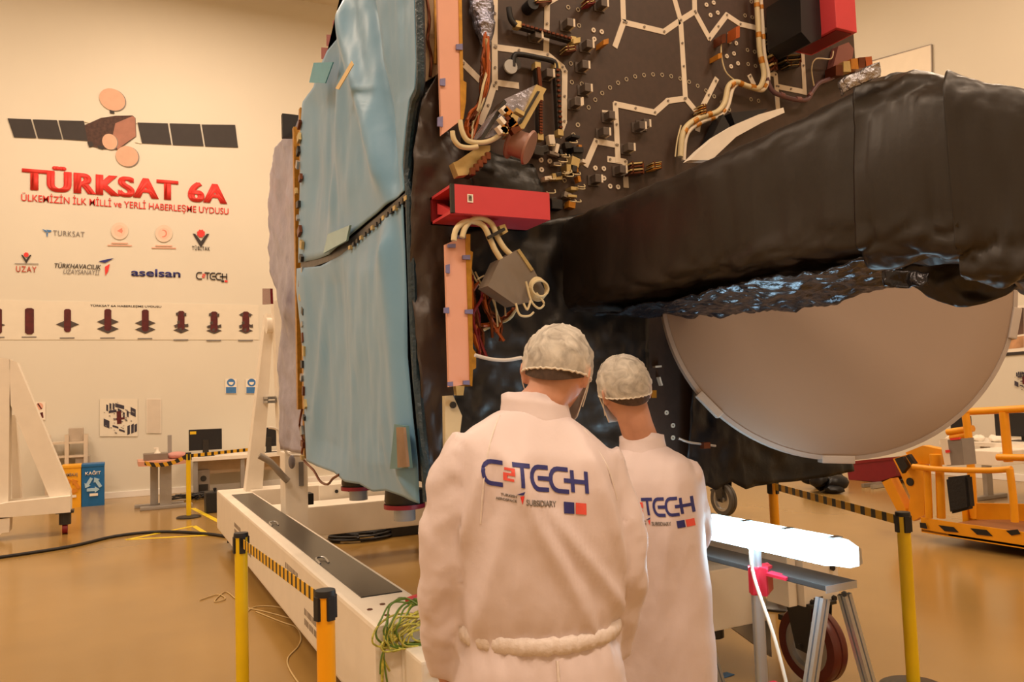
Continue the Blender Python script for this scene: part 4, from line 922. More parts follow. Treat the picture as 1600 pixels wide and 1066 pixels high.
# round reflector hanging in front of the deck
rc = PD(1302, 451, 3.62); dv = (EYE-rc).normalized(); rv_ = dv.cross(Vector((0, 0, 1))).normalized()*-1; uv_ = dv.cross(rv_)*-1
if uv_.z < 0: uv_ = -uv_
if rv_.dot(RT) < 0: rv_ = -rv_
nn = (dv*math.cos(.3) + (rv_*.8+uv_*.45).normalized()*math.sin(.3)).normalized()
R = .768
rf = MB().lathe([(0, .0), (R*.5, .006), (R*.8, .014), (R*.97, .02), (R-.006, .012), (R-.006, -.01), (R*.9, -.03), (R*.5, -.12), (0, -.18)], rc, nn, 96).build('reflector', mat('reflector_grey', '9C8878', .55, var=.02, vscale=1.2), sat, True)
MB().lathe2([(R-.01, .018), (R+.008, .016), (R+.012, -.05), (R-.0, -.06), (R-.02, -.05)], rc, nn, 96).build('rim', mat('rim_grey', 'A89C94', .4), rf, True)
for a in (222, 268, -14, 175, 140):
    x = nn.orthogonal(); e1 = (rv_ - nn*rv_.dot(nn)).normalized(); e2 = nn.cross(e1); e2 = e2 if e2.z > 0 else -e2
    d = e1*math.cos(math.radians(a)) + e2*math.sin(math.radians(a)); t = nn.cross(d)
    MB().box(rc+d*(R+.004)-nn*.018, (.035, .14, .09), Matrix((d, t, nn)).transposed(), .006).build('rim_clip', mat('clip_grey', 'B8ACA2', .4), rf)
MB().cyl(rc-nn*.1, rc-nn*.45, .12).build('reflector_mount', black, sat)

# red protective covers
y0 = 3.0; x0 = PY(706, 310, y0).x; x1 = PY(859, 320, y0).x; z1 = PY(706, 287, y0).z; z0 = PY(706, 332, y0).z
rcv = thing('protective_cover', 'long red box cover with small white label across the black blanket on the deck', 'cover', ((x0+x1)/2, y0, z0), 'red protective covers')
MB().b2((x0, y0, z0), (x1, y0+.012, z1)).build('front_plate', redm, rcv)
MB().b2((x0, y0+.012, z1-.012), (x1, 3.25, z1)).build('top_plate', redm, rcv); MB().b2((x0, y0+.012, z0), (x1, 3.25, z0+.012)).build('bottom_plate', redm, rcv)
MB().b2((x0-.004, y0-.002, z0), (x0+.012, y0+.014, z1)).build('edge_strip', dark, rcv)
MB().b2((x0, 3.23, z0), (x1, 3.25, z1)).build('back_plate', dred, rcv)
MB().prism([(x0+.02, 3.04, z0+.012), (x0+.02, 3.22, z1-.03), (x0+.02, 3.22, z1-.08), (x0+.02, 3.1, z0+.012)], (.03, 0, 0)).build('inner_gusset', redm, rcv)
q = [PY(*zz(x, y, 660, 270, 5.075), y0-.001) for x, y in ((355,168),(400,172),(402,238),(356,234))]
lb = MB().prism(q, (0, -.002, 0)).build('label_sticker', palep, rcv)
for k in range(4): MB().prism([lerp(lerp(q[0], q[1], .2), lerp(q[3], q[2], .2), .18+.17*k)+Vector((0, -.003, 0)), lerp(lerp(q[0], q[1], .75), lerp(q[3], q[2], .75), .18+.17*k)+Vector((0, -.003, 0)), lerp(lerp(q[0], q[1], .75), lerp(q[3], q[2], .75), .27+.17*k)+Vector((0, -.003, 0)), lerp(lerp(q[0], q[1], .2), lerp(q[3], q[2], .2), .27+.17*k)+Vector((0, -.003, 0))], (0, -.001, 0)).build('label_line', darkp, lb)
c = PY(1307, 43, 2.9); e = PY(1333.6, 57, 2.9)
rc2 = thing('protective_cover', 'red box cover cut by the top edge at the right end of the deck', 'cover', c, 'red protective covers')
MB().b2((c.x, 2.9, c.z), (e.x+.03, 3.22, c.z+.9), .004).build('shell', redm, rc2)
MB().b2((c.x+.02, 2.92, c.z-.004), (e.x+.01, 3.2, c.z+.002)).build('bottom_lip', dred, rc2)

# ------------------------------------------------------------------ aluminium trestle with the tube lamp
TX0, TX1, TY0, TY1, TZ = 2.5, 2.66, 2.34, 3.42, .8
tr = thing('profile_trestle', 'aluminium profile trestle with dark top board in front of the big caster wheel', 'trestle', ((TX0+TX1)/2, (TY0+TY1)/2, 0))
def prof(p, q, s=.04, name='leg'):
    p, q = Vector(p), Vector(q); z = (q-p).normalized(); x = Vector((0, 1, 0)).cross(z).normalized(); y = z.cross(x); h, g = s/2, s*.1
    o = [(-h,-h),(-g,-h),(-g,-h+g*2),(g,-h+g*2),(g,-h),(h,-h),(h,-g),(h-g*2,-g),(h-g*2,g),(h,g),(h,h),(g,h),(g,h-g*2),(-g,h-g*2),(-g,h),(-h,h),(-h,g),(-h+g*2,g),(-h+g*2,-g),(-h,-g)]
    return MB().rings([[p+x*a+y*b_ for a, b_ in o], [q+x*a+y*b_ for a, b_ in o]]).build(name, alu, tr)
MB().b2((TX0-.005, TY0-.02, TZ-.022), (TX1+.005, TY1+.02, TZ), .003).build('top_board', mat('dark_board', '3A3533', .4), tr)
MB().b2((TX0-.006, TY0-.023, TZ-.03), (TX1+.006, TY0-.02, TZ-.001)).build('board_edge', alu, tr)
prof((TX0+.02, TY0, TZ-.045), (TX0+.02, TY1, TZ-.045), name='top_rail'); prof((TX1-.02, TY0, TZ-.045), (TX1-.02, TY1, TZ-.045), name='top_rail')
for y in (TY0+.02, TY1-.02):
    prof((TX0+.02, y, TZ-.06), (TX0-.2, y, .0)); prof((TX1-.02, y, TZ-.06), (TX1+.2, y, .0))
    prof((TX0-.13, y, .22), (TX1+.13, y, .22), name='cross_rail')
prof((TX0-.13, TY0, .22), (TX0-.13, TY1, .22), name='side_rail')
# lamp
LXc = 2.47
p0, p1 = PX(1338, 862, LXc), PX(1086, 806, LXc)
p0.z = p1.z = .945
d = (p1-p0).normalized()
lamp = thing('tube_lamp', 'bright white fluorescent tube lamp lying along the top of the trestle on a pole', 'lamp', (p0+p1)/2)
def lampsec(y0_, y1_, prof_): return MB().rings([[Vector((LXc+a, y, .945+b_)) for a, b_ in prof_] for y in (y0_, y1_)])
dif = [(-.062, -.035), (-.066, .0), (-.05, .04), (-.01, .055), (.02, .05), (.02, -.05), (-.03, -.05)]
b = MB(); ys = [p0.y, p0.y+.05, p0.y+.13, p1.y-.03, p1.y]; ks = [.4, .75, 1, 1, .7]
b.rings([[Vector((LXc+a*k, y, .945+c_*k)) for a, c_ in dif] for y, k in zip(ys, ks)])
glow = mat('lamp_diffuser', 'E8F4FF', .3, emit=((.52, .82, 1.0), 22))
b.build('diffuser', glow, lamp)
b = MB(); b.rings([[Vector((LXc+a*k, y, .945+c_*k)) for a, c_ in ((.02, -.058), (.022, .06), (.045, .045), (.05, -.045))] for y, k in zip(ys, (.6, .9, 1, 1, .8))]); b.build('housing', mat('lamp_housing', 'A8A298', .4), lamp)
b = MB()
for k in range(4): b.box((LXc+.005, lerp(p0.y+.1, p1.y-.1, k/3), 1.0), (.05, .03, .012))
b.build('housing_clip', steel, lamp)
pole = thing('lamp_pole', 'grey round pole carrying the tube lamp, taped red to the trestle', 'pole', (2.45, 2.67, 0))
MB().cyl((2.465, 2.67, .08), (2.465, 2.67, .9), .026, n=24).build('tube', alu, pole, True)
def wrap(z, h, sp, name='red_tape'):
    b = MB()
    b.rings([[Vector((2.465+.034*math.cos(t)+(sp if abs(t-.6) < .8 else 0), 2.67+.034*math.sin(t)-(sp*.4 if abs(t-5.3) < .8 else 0), zz_+.006*math.sin(5*t+zz_*90))) for t in [2*PI*k/20 for k in range(20)]] for zz_ in (z-h/2, z-h/6, z+h/6, z+h/2)])
    b.build(name, mat('red_tape', 'C8243A', .35), pole)
wrap(.76, .11, .06); wrap(.26, .09, .08)
MB().bar((2.47, 2.6, .8), (2.5, 2.52, .79), .05, .012).build('tape_tail', MATS['red_tape'], pole)
MB().bar((2.45, 2.6, .235), (2.42, 2.42, .22), .06, .03).build('tape_tail', MATS['red_tape'], pole)
tag(MB().tube([(2.43, 2.66, .9), (2.425, 2.64, .78), (2.41, 2.52, .55), (2.39, 2.42, .3), (2.37, 2.33, .1), (2.35, 2.2, .01), (2.2, 2.05, .008)], .0075, 8, 6).build('power_cord', palep, smooth=True), 'thin white power cord hanging from the tube lamp beside the pole', 'cord')
for x, y, lab in ((1245, 872, 'pale blue scrap of tape on the dark board of the trestle'),):
    c = PZ(x, y, TZ+.004); b = MB(); b.prism([c+Vector(q) for q in ((-.03,-.05,0),(.02,-.03,0),(.03,.04,0),(-.005,.02,0),(-.03,.05,0))], (0, 0, .004)); tag(b.build('tape_scrap', flapc), lab, 'tape')
c = PZ(1133, 1056); tag(MB().prism([c+Vector(q) for q in ((-.05,-.03,0),(.05,-.02,0),(.04,.03,0),(-.04,.03,0))], (0, 0, .004)).build('paper_scrap', bluep), 'small blue scrap on the floor under the trestle', 'scrap')

# ------------------------------------------------------------------ right background: boom lift, desk, crate, posters
lx = lambda x, y, v=7.1: PX(x, y, v)
S6 = lambda pts: [zz(x, y, 1300, 600, 4.1) for x, y in pts]
lf = thing('boom_lift', 'orange yellow boom lift basket with striped kick board at the right edge', 'lift', (7.3, 4.9, 0))
c0, c1 = lx(1437, 820), lx(1606, 830); zt, zb = lx(1500, 818).z, lx(1500, 842).z; ya, yb = c1.y-.9, c0.y
path = [(7.32, yb+.1), (7.12, yb), (7.1, yb-.3), (7.1, ya), (8.2, ya), (8.3, yb+.05), (7.9, yb+.1)]
b = MB()
for p, q in zip(path, path[1:]): b.bar((*p, (zt+zb)/2), (*q, (zt+zb)/2), .02, zt-zb, (0, 0, 1)) if False else b.prism([(*p, zb), (*q, zb), (*q, zt), (*p, zt)], (.015, .004, 0))
b.build('kick_board', lift, lf); MB().prism([(x, y, zb+.01) for x, y in path[1:-1]], (0, 0, .02)).build('basket_floor', mat('rust_floor', '8A5420', .6), lf)
for poly in (((563,888),(600,892),(612,930),(566,922)), ((682,905),(780,918),(812,952),(722,944)), ((886,925),(990,936),(1030,976),(930,966)), ((1114,940),(1190,932),(1208,962),(1150,972))):
    MB().prism([lx(*p, 7.094) for p in S6(poly)], (-.003, 0, 0)).build('black_stripe', black, lf)
def rl(pts, v, r=.028, name='rail'): return MB().tube([lx(*p, v) if len(p) == 2 else p for p in pts], r, 10, 5).build(name, lift, lf, True)
rl(S6(((520,530),(700,548),(1000,555),(1150,545))), 7.1, .028); rl(S6(((1138,545),(1160,720),(1172,885))), 7.1, .032, 'rail_post'); rl(S6(((610,540),(622,860))), 7.14, .035, 'rail_post')
rl(S6(((690,560),(700,860))), 7.2, .04, 'rail_post'); rl(S6(((840,180),(1000,172),(1400,150))), 8.1, .038); rl(S6(((1100,180),(1130,500))), 8.1, .045, 'rail_post'); rl(S6(((855,190),(880,400),(910,860))), 8.0, .04, 'rail_post')
rl(S6(((740,310),(905,285))), 8.1, .035); rl(S6(((760,345),(870,325))), 8.1, .03); rl(S6(((1060,470),(1300,475))), 8.0, .035); rl(S6(((590,455),(700,440))), 7.5, .04)
MB().prism([lx(*p, 7.3) for p in S6(((390,480),(470,455),(520,515),(590,520),(590,840),(520,880),(485,840),(500,720),(440,580)))], (.08, 0, 0)).build('mast_plate', lift, lf)
MB().prism([lx(*p, 7.35) for p in S6(((470,440),(580,395),(700,420),(700,520),(520,510)))], (.1, 0, 0)).build('mast_bracket', lift, lf)
MB().prism([lx(*p, 7.28) for p in S6(((320,630),(375,605),(470,800),(480,850),(430,840)))], (.12, 0, 0)).build('boom_arm', lift, lf)
MB().prism([lx(*p, 7.2) for p in S6(((400,480),(450,465),(485,530),(450,575)))], (.05, 0, 0)).build('black_cover', black, lf); MB().prism([lx(*p, 7.2) for p in S6(((470,460),(490,452),(530,510),(510,518)))], (.05, 0, 0)).build('black_hose', black, lf)
c = lx(*S6(((498,628),))[0], 7.29); MB().cyl(c, c+Vector((.02, 0, 0)), .042).build('pivot_hole', black, lf)
c = lx(*S6(((665,490),))[0], 7.3); MB().cyl(c-Vector((0, 0, .09)), c+Vector((0, 0, .06)), .055).build('slew_joint', lift, lf, True)
MB().prism([lx(*p, 7.15) for p in S6(((720,360),(830,350),(848,520),(735,525)))], (.18, 0, 0)).build('control_box', mat('control_grey', '8A8480', .45), lf)
MB().prism([lx(*p, 7.14) for p in S6(((690,352),(735,350),(760,520),(722,522)))], (.02, 0, 0)).build('label_sheet', palep, lf)
MB().prism([lx(*p, 7.13) for p in S6(((725,425),(750,422),(754,440),(728,442)))], (.01, 0, 0)).build('red_label', pred, lf); MB().prism([lx(*p, 7.14) for p in S6(((755,348),(815,342),(818,356),(758,362)))], (.02, 0, 0)).build('red_label', pred, lf)
MB().prism([lx(*p, 7.6) for p in S6(((925,765),(1300,770),(1300,870),(925,870)))], (.02, 0, 0)).build('inner_plate', lift, lf)
MB().cyl((7.7, yb-.6, 0), (7.7, yb-.6, zb+.02), .2).build('support_foot', dark, lf)
p = [lx(*q, 7.06) for q in S6(((722,600),(860,585),(880,800),(750,835)))]
b = MB(); b.prism(p, (.1, 0, 0)); es = list(b.bm.edges); bmesh.ops.bevel(b.bm, geom=es, offset=.02, segments=2, affect='EDGES')
tag(b.build('tool_bag', mat('bag_black', '17171A', .7, bump=.3)), 'black soft bag hanging on the front rail of the boom lift basket', 'bag')
# desk along the right wall
dxx = 9.9
a, e = PX(1500, 690, dxx), PX(1640, 695, dxx); zt2 = PX(1540, 692, dxx).z
dk2 = thing('computer_desk', 'cream computer desk with grey feet behind the boom lift', 'desk', (dxx+.4, 6.4, 0))
MB().b2((dxx, e.y-.6, zt2-.05), (dxx+.85, a.y+.3, zt2)).build('desktop', white, dk2)
for y in (a.y-.1, a.y-.75):
    MB().b2((dxx+.3, y-.03, .05), (dxx+.42, y+.03, zt2-.05)).build('leg', MATS['grey_leg'], dk2); MB().b2((dxx-.05, y-.04, 0), (dxx+.7, y+.04, .05), .01).build('foot', MATS['grey_leg'], dk2)
def mon2(x0, y0, x1, y1, v, lab):
    a, e = PX(x0, y0, v), PX(x1, y1, v); g = thing('computer_monitor', lab, 'monitor', (v, (a.y+e.y)/2, zt2), 'black computer monitors')
    MB().b2((v, e.y, e.z), (v+.04, a.y, a.z), .006).build('screen', black, g); cy = (a.y+e.y)/2
    MB().b2((v+.04, cy-.03, zt2+.01), (v+.07, cy+.03, a.z-.1)).build('stand', dark, g); MB().b2((v-.06, cy-.13, zt2), (v+.14, cy+.13, zt2+.012)).build('stand_base', dark, g)
mon2(1484, 650, 1517, 683, dxx+.45, 'black monitor just right of the grey reflector edge, on the cream desk'); mon2(1553, 645, 1640, 684, dxx+.45, 'black monitor on the cream desk cut by the right edge')
a, e = PX(1506, 700, 9.3), PX(1563, 720, 9.3)
MB().b2((9.3, e.y, zt2-.22), (dxx+.3, a.y, zt2-.05), .01).build('drawer_box', white, dk2)
rr = random.Random(4)
for k, lab in enumerate(('crumpled white paper at the left of the cream desk', 'crumpled white paper in the middle of the cream desk', 'crumpled white paper by the right monitor on the cream desk')):
    c = PX((1490, 1525, 1560)[k], 686, dxx+.2); b = MB().sph((c.x, c.y, zt2+.03), (.11, .11, .045), sub=3)
    for v in b.bm.verts: v.co += v.co.normalized()*.0 + Vector((0, 0, 1))*.035*fbm(v.co, 8)
    for v in b.bm.verts: v.co.z = max(v.co.z, zt2+.001)
    tag(b.build('paper_heap', palep), lab, 'paper')
c, e = PZ(1328, 750), PZ(1402, 752)
g = thing('red_crate', 'dark red crate on the floor under the lower edge of the reflector', 'crate', (c.x+.3, c.y-.2, 0))
MB().prism([PX(*p, c.x) for p in ((1322,724),(1398,716),(1400,744),(1372,753),(1326,750))], (.7, 0, 0)).build('body', mat('crate_red', '7A1420', .5), g); MB().prism([PX(*p, c.x-.01) for p in ((1320,722),(1398,714),(1398,718),(1320,727))], (.72, 0, 0)).build('lid_edge', dred, g)
for x, y, lab in ((1362, 760, 'left steel fork on the floor before the red crate'), (1376, 762, 'right steel fork on the floor before the red crate')):
    p = PZ(x-14, y-1, .03); q = PZ(x+14, y-5, .03); tag(MB().bar(p, q, .05, .05).build('steel_fork', steel), lab, 'fork', 'steel forks')
caster(PZ(1132, 806).x, PZ(1132, 806).y, .2, .09, fx, mat('grey_tyre', '4A4642', .5))
b = MB(); rr = random.Random(6)
for k in range(14):
    c = PZ(rr.uniform(1262, 1312), rr.uniform(758, 772)); b.sph((c.x, c.y, rr.uniform(.06, .2)), (rr.uniform(.08, .2), rr.uniform(.06, .15), rr.uniform(.05, .12)), sub=2)
for v in b.bm.verts: v.co += Vector((fbm(v.co, 6), fbm(v.co+Vector((1, 1, 1)), 6), 0))*.05; v.co.z = max(.002, v.co.z)
tag(b.build('black_sheet_heap', MATS['navy_black_blanket'], smooth=True), 'crumpled dark plastic sheet on the floor below the reflector', 'plastic sheet')
RX = RW-.012
wr = lambda x, y: PX(x, y, RX)
g = thing('photo_poster', 'large brown photo poster with dark caption strip on the right wall beside the reflector', 'poster', wr(1590, 520))
flat('sheet', [[(1545,481),(1640,474),(1640,550),(1545,557)]], palep, g, .003, wr, (-1, 0, 0))
flat('photo', [[(1550,485),(1600,481),(1600,522),(1560,527)]], mat('photo_brown', '5A4238', .6, var=.7, vscale=3), g, .005, wr, (-1, 0, 0))
flat('photo', [[(1556,530),(1600,525),(1600,543),(1560,547)]], mat('photo_tan', 'B58A66', .6, var=.5, vscale=4), g, .006, wr, (-1, 0, 0))
flat('caption_strip', [[(1545,553),(1640,546),(1640,551),(1545,558)]], darkp, g, .005, wr, (-1, 0, 0))
exploded('small scattered pieces poster on the right wall below the photo poster', 1600, 594, .6, wr, (-1, 0, 0), False)
g = thing('wall_board', 'pale board with thin upper edge on the right wall above the black boom', 'board', wr(1420, 90))
flat('panel', [[(1330,104),(1456,70),(1458,150),(1330,170)]], mat('board_pale', 'F6EBD8', .6, var=.02), g, .02, wr, (-1, 0, 0)); flat('edge_trim', [[(1330,104),(1456,69),(1456,70.5),(1330,106)], [(1455.5,70),(1457,70),(1458.5,150),(1457,150)]], greyunit, g, .024, wr, (-1, 0, 0))

# ------------------------------------------------------------------ the two people
coatm = mat('white_coat', 'DACBCE', .5, var=.02, vscale=4, bump=.12, bscale=14, sheen=.15)
bandm = mat('coat_band', 'E0D4D0', .45, var=.03, bump=.2, bscale=60)
def net_material():
    m = mat('hairnet_mesh', 'EFE9DF', .7, var=.05); nt = m.node_tree; b = nt.nodes['Principled BSDF']
    tc = nt.nodes.new('ShaderNodeTexCoord'); n = nt.nodes.new('ShaderNodeTexNoise'); n.inputs['Scale'].default_value = 22; n.inputs['Detail'].default_value = 6; n.inputs['Distortion'].default_value = 1.2
    nt.links.new(tc.outputs['Object'], n.inputs['Vector'])
    mr = nt.nodes.new('ShaderNodeMapRange'); mr.inputs[1].default_value = .3; mr.inputs[2].default_value = .72; mr.inputs[3].default_value = .32; mr.inputs[4].default_value = .78
    nt.links.new(n.outputs[0], mr.inputs[0]); nt.links.new(mr.outputs[0], b.inputs['Alpha']); return m
netm = net_material(); maskm = mat('mask_white', 'E6E0D6', .7); trousm = mat('white_trousers', 'D6CCC8', .6); shoem = mat('shoe_cover', 'C8D4DC', .5)
def remeshed(bm, vox, smooth_it=4):
    me = bpy.data.meshes.new('t'); bmesh.ops.recalc_face_normals(bm, faces=bm.faces); bm.to_mesh(me); bm.free()
    o = bpy.data.objects.new('t', me); COL.objects.link(o)
    md = o.modifiers.new('r', 'REMESH'); md.mode = 'VOXEL'; md.voxel_size = vox
    s = o.modifiers.new('s', 'SMOOTH'); s.iterations = smooth_it; s.factor = .5
    dg = bpy.context.evaluated_depsgraph_get(); out = bpy.data.meshes.new_from_object(o.evaluated_get(dg))
    bpy.data.objects.remove(o); b2 = bmesh.new(); b2.from_mesh(out); return b2
def hand(b, w_, d, side, up):
    """five fingered relaxed hand from wrist w_, pointing along d, thumb towards side"""
    d = d.normalized(); side = (side - d*side.dot(d)).normalized(); n = d.cross(side)
    rs = []
    for t, wd, th in ((-.02, .026, .02), (.01, .03, .017), (.045, .041, .015), (.085, .041, .013), (.098, .036, .009)):
        rs.append([w_+d*t+side*wd*math.cos(k*PI/8)+n*th*math.sin(k*PI/8) for k in range(16)])
    b.rings(rs)
    for i, L in enumerate((.07, .08, .075, .058)):
        o = side*(.031-.0205*i); p = w_+d*.088+o; c = n*up
        b.tube([p, p+d*L*.42+c*L*.12+o*.06, p+d*L*.75+c*L*.36+o*.08, p+d*L*.92+c*L*.66+o*.08], [.0085, .0082, .0078, .006], 8, 3)
    p = w_+d*.028+side*.028
    b.tube([p, p+side*.024+d*.024+n*up*.006, p+side*.034+d*.052+n*up*.014, p+side*.034+d*.074+n*up*.02], [.0125, .0105, .0092, .0065], 8, 3)
def person(label, base, yaw, lean, tilt, bend, SEC, armL, armR, neck, headc, hyaw, hpitch, hroll, hs, zwaist, seed, short, waist_gather, netrx):
    fv = Vector((math.sin(yaw), math.cos(yaw), 0)); rv = Vector((math.cos(yaw), -math.sin(yaw), 0)); base = Vector((base[0], base[1], 0))
    def L(r, f, z):
        k = max(0, z-.95); return base + rv*(r+lean*k) + fv*(f+bend*k*k) + Vector((0, 0, z-tilt*r*min(1, k/.4)))
    g = thing('person', label, 'person', base)
    HR = Matrix.Rotation(-(hyaw), 3, 'Z') @ Matrix.Rotation(hroll, 3, 'Y') @ Matrix.Rotation(-hpitch, 3, 'X')
    hc = Vector(headc)
    H = lambda x, y, z: hc + HR @ (Vector((x, y, z))*hs)
    # skin: one continuous figure
    b = MB()
    s0 = SEC[-1][0]
    lk = min(1, SEC[1][1]/.2); sec = [(.84, .13*lk, .1), (.95, .14*lk, .105), (1.05, .125*lk, .095), (s0-.3, .15, .1), (s0-.15, .155, .095), (s0-.06, .1, .07), (s0, .058, .056)]
    b.rings([[L(a*math.cos(t), c*math.sin(t), z) for t in [2*PI*k/28 for k in range(28)]] for z, a, c in sec])
    for s in (-1, 1):
        lk = min(1, SEC[1][1]/.23); b.tube([L(s*.08*lk, 0, .9), L(s*.09*lk, .01, .72), L(s*.085, .015, .5), L(s*.09, -.015, .32), L(s*.1, -.03, .09)], [.085*lk, .078*lk, .056, .053, .036], 16, 4)
        b.tube([L(s*.1, -.05, .045), L(s*.105, .05, .04), L(s*.11, .14, .03)], [.036, .04, .028], 14, 4)
    for arm, s in ((armL, -1), (armR, 1)):
        A = [L(*p) for p in arm]; b.tube(A, [.055, .05, .043, .036, .027][:len(A)] if len(A) == 5 else [.055, .045, .028], 14, 4)
        d = A[-1]-A[-2]; hand(b, A[-1], (d.normalized()+Vector((0, 0, -.25))).normalized(), fv*.9 - rv*s*.3 if abs(d.normalized().z) > .6 else Vector((0, 0, 1)) - rv*s*.2, (1 if s < 0 else -1))
    nb = L(*neck); b.tube([nb-Vector((0, 0, .06)), nb, lerp(nb, H(0, -.025, -.07), .6), H(0, -.02, -.03)], [.064*hs, .06*hs, .057*hs, .058*hs], 18, 4)
    k0 = len(b.bm.verts); b.sph((0, 0, 0), (1, 1, 1), sub=4); b.bm.verts.ensure_lookup_table()
    for v in b.bm.verts[k0:]:
        x, y, z = v.co; X_, Y_, Z_ = x*.077, y*.097, z*.115
        if z < -.1: t = (-z-.1)/.9; X_ *= 1-.32*t; Y_ = Y_*(1-.28*t)+.022*t
        if y < 0 and z > -.5: Y_ *= 1.04
        v.co = H(X_, Y_, Z_)
    def feat(c, d_, rot=None): b.sph((0, 0, 0), (1, 1, 1), sub=2); b.bm.verts.ensure_lookup_table(); \
        [setattr(v, 'co', H(*(Vector(c) + (rot or Matrix.Identity(3)) @ Vector((v.co.x*d_[0], v.co.y*d_[1], v.co.z*d_[2]))))) for v in b.bm.verts[-42:]]
    feat((0, .1, -.018), (.013, .02, .024)); feat((0, .09, .028), (.05, .014, .01)); feat((0, .092, -.06), (.024, .01, .006)); feat((0, .09, -.07), (.022, .01, .006))
    for s in (-1, 1):
        feat((s*.03, .088, .004), (.014, .009, .008)); feat((s*.079, -.008, -.012), (.009, .02, .033), Matrix.Rotation(s*.35, 3, 'Z')); feat((s*.083, -.016, -.004), (.007, .018, .027), Matrix.Rotation(s*.5, 3, 'Z'))
    bb = MB(); bb.bm = remeshed(b.bm, .006, 2); bb.build('body', skin, g, 'all')
    # coat
    b = MB()
    def ring(z, a, c, f0=0, n=56): return [L(a*math.copysign(abs(math.cos(t))**.85, math.cos(t)), f0+c*math.copysign(abs(math.sin(t))**.85, math.sin(t)), z) for t in [2*PI*k/n for k in range(n)]]
    b.rings([ring(*s_) for s_ in SEC])
    for arm in (armL, armR):
        A = [L(*p) for p in arm]; A[-1] = lerp(A[-2], A[-1], .93)
        b.tube(A, [.086, .076, .064, .057, .045], 20, 6)
    cb = remeshed(b.bm, .011, 8); cb.normal_update()
    inv = lambda p: ((p-base).dot(rv), (p-base).dot(fv), p.z)
    for v in cb.verts:
        r, f, z = inv(v.co); sh = max(0, min(1, (1.62-z)/.2))
        arm = abs(r-lean*max(0, z-.95)) > .2
        d = .010*fbm((r*2.2, z*1.0, seed), 2.2) + .006*fbm((r*4, z*1.5, seed+3), 3)
        if arm: d += .006*math.sin(z*46+r*22*math.copysign(1, r)+3*fbm((r, z, seed), 4))*max(0, min(1, (z-.9)/.1))*.6 + .008*abs(fbm((r*2, f*2, z*2.2+seed), 5))
        elif f < .05:
            for (ra, za, sl, wd, am) in (((.02, 1.22, -.5, .022, .013), (.1, 1.2, -.75, .02, .011), (-.12, 1.2, .28, .024, .010), (-.05, 1.3, .12, .03, .007), (.16, 1.3, -.3, .02, .012), (-.17, 1.32, .35, .018, .010)) if waist_gather else ((.05, 1.1, .15, .03, .008), (-.08, 1.15, -.2, .03, .008))):
                q = (r-ra) - sl*(za-z)*-1; d += 1.5*am*math.exp(-(q/wd)**2)*math.exp(-((z-za)/.2)**2)
        v.co += v.normal*d*sh
        if waist_gather:
            w_ = math.exp(-((z-zwaist)/.05)**2)
            if not arm: v.co += v.normal*(.004*math.sin(r*130+2*fbm((r, f, 1), 9))*w_*(1 if z < zwaist else .8) - .012*w_)
    bm2 = MB(); bm2.bm = cb; co = bm2.build('coat', coatm, g, 'all')
    tree = BVHTree.FromPolygons([v.co+g.location for v in co.data.vertices], [p.vertices[:] for p in co.data.polygons])
    # stand-up collar
    zc = SEC[-1][0]; b = MB(); rs = []
    for h, e in ((-.05, .002), (-.025, .007), (-.008, .004), (.016, .0), (.036, -.001), (.035, -.007), (.015, -.01), (-.02, -.006)):
        rs.append([L((SEC[-1][1]+.004+e)*math.cos(t), SEC[-1][3]+(SEC[-1][2]+.004+e)*math.sin(t)+.3*h, zc+h*(1-.35*math.sin(t))+.004*fbm((math.cos(t), math.sin(t), h*9+seed), 3)) for t in [2*PI*k/48 for k in range(48)]])
    b.rings(rs, closed=True); b.build('collar', coatm, co, 'all')
    if waist_gather:
        b = MB(); rs = []
        i = min(range(len(SEC)), key=lambda q: abs(SEC[q][0]-zwaist)); a, c = SEC[i][1]+.004, SEC[i][2]+.004
        for h, e in ((-.022, -.012), (-.016, .001), (0, .003), (.016, .001), (.022, -.012)):
            rs.append([L((a+e+.0016*math.sin(t*58+h*60+3*fbm((math.cos(t)*4, math.sin(t)*4, 0), 3))+.002*fbm((math.cos(t)*3, math.sin(t)*3, h*30), 4))*math.cos(t), (c+e+.0016*math.sin(t*58+h*60))*math.sin(t), zwaist+h+.012*math.cos(t)**2+.004*fbm((math.cos(t)*4, math.sin(t)*4, 2), 3)) for t in [2*PI*k/220 for k in range(220)]])
        b.rings(rs, caps=False); b.build('waist_band', bandm, co, 'all')
        b = MB(); pts = []
        for k in range(12):
            z = zwaist-.03-k*.026; h = tree.ray_cast(L(.015, -.7, z), fv); pts.append((h[0] or L(.015, -.15, z))-fv*.001)
        b.tube(pts, .004, 6, 2); b.build('back_seam', bandm, co, True)
        for s, pts_ in ((-1, ((-.07, 1.585), (-.1, 1.53), (-.13, 1.47), (-.15, 1.38), (-.158, 1.28))), (1, ((.07, 1.57), (.11, 1.52), (.15, 1.44), (.175, 1.36)))):
            P = []
            for r, z in pts_:
                h = tree.ray_cast(L(r, -.7, z), fv)
                if h[0]: P.append(h[0]-fv*.0005)
            if len(P) > 2: MB().tube(P, .0025, 6, 4).build('shoulder_seam', bandm, co, True)
    # printing on the back
    def onto(bm, name, m, cut=2, off=.0016):
        if cut: bmesh.ops.subdivide_edges(bm, edges=list(bm.edges), cuts=cut, use_grid_fill=True)
        for v in bm.verts:
            h = tree.ray_cast(L(v.co.x, -.8, v.co.y), fv); v.co = (h[0] if h[0] else L(v.co.x, -.16, v.co.y)) - fv*off
        bb = MB(); bb.bm.free(); bb.bm = bm; return bb.build(name, m, co, solid=.001)
    def quads(qs):
        bm = bmesh.new()
        for q in qs: bm.faces.new([bm.verts.new((p[0], p[1], 0)) for p in q])
        return bm
    X0_, Zb, W_, Hh = short
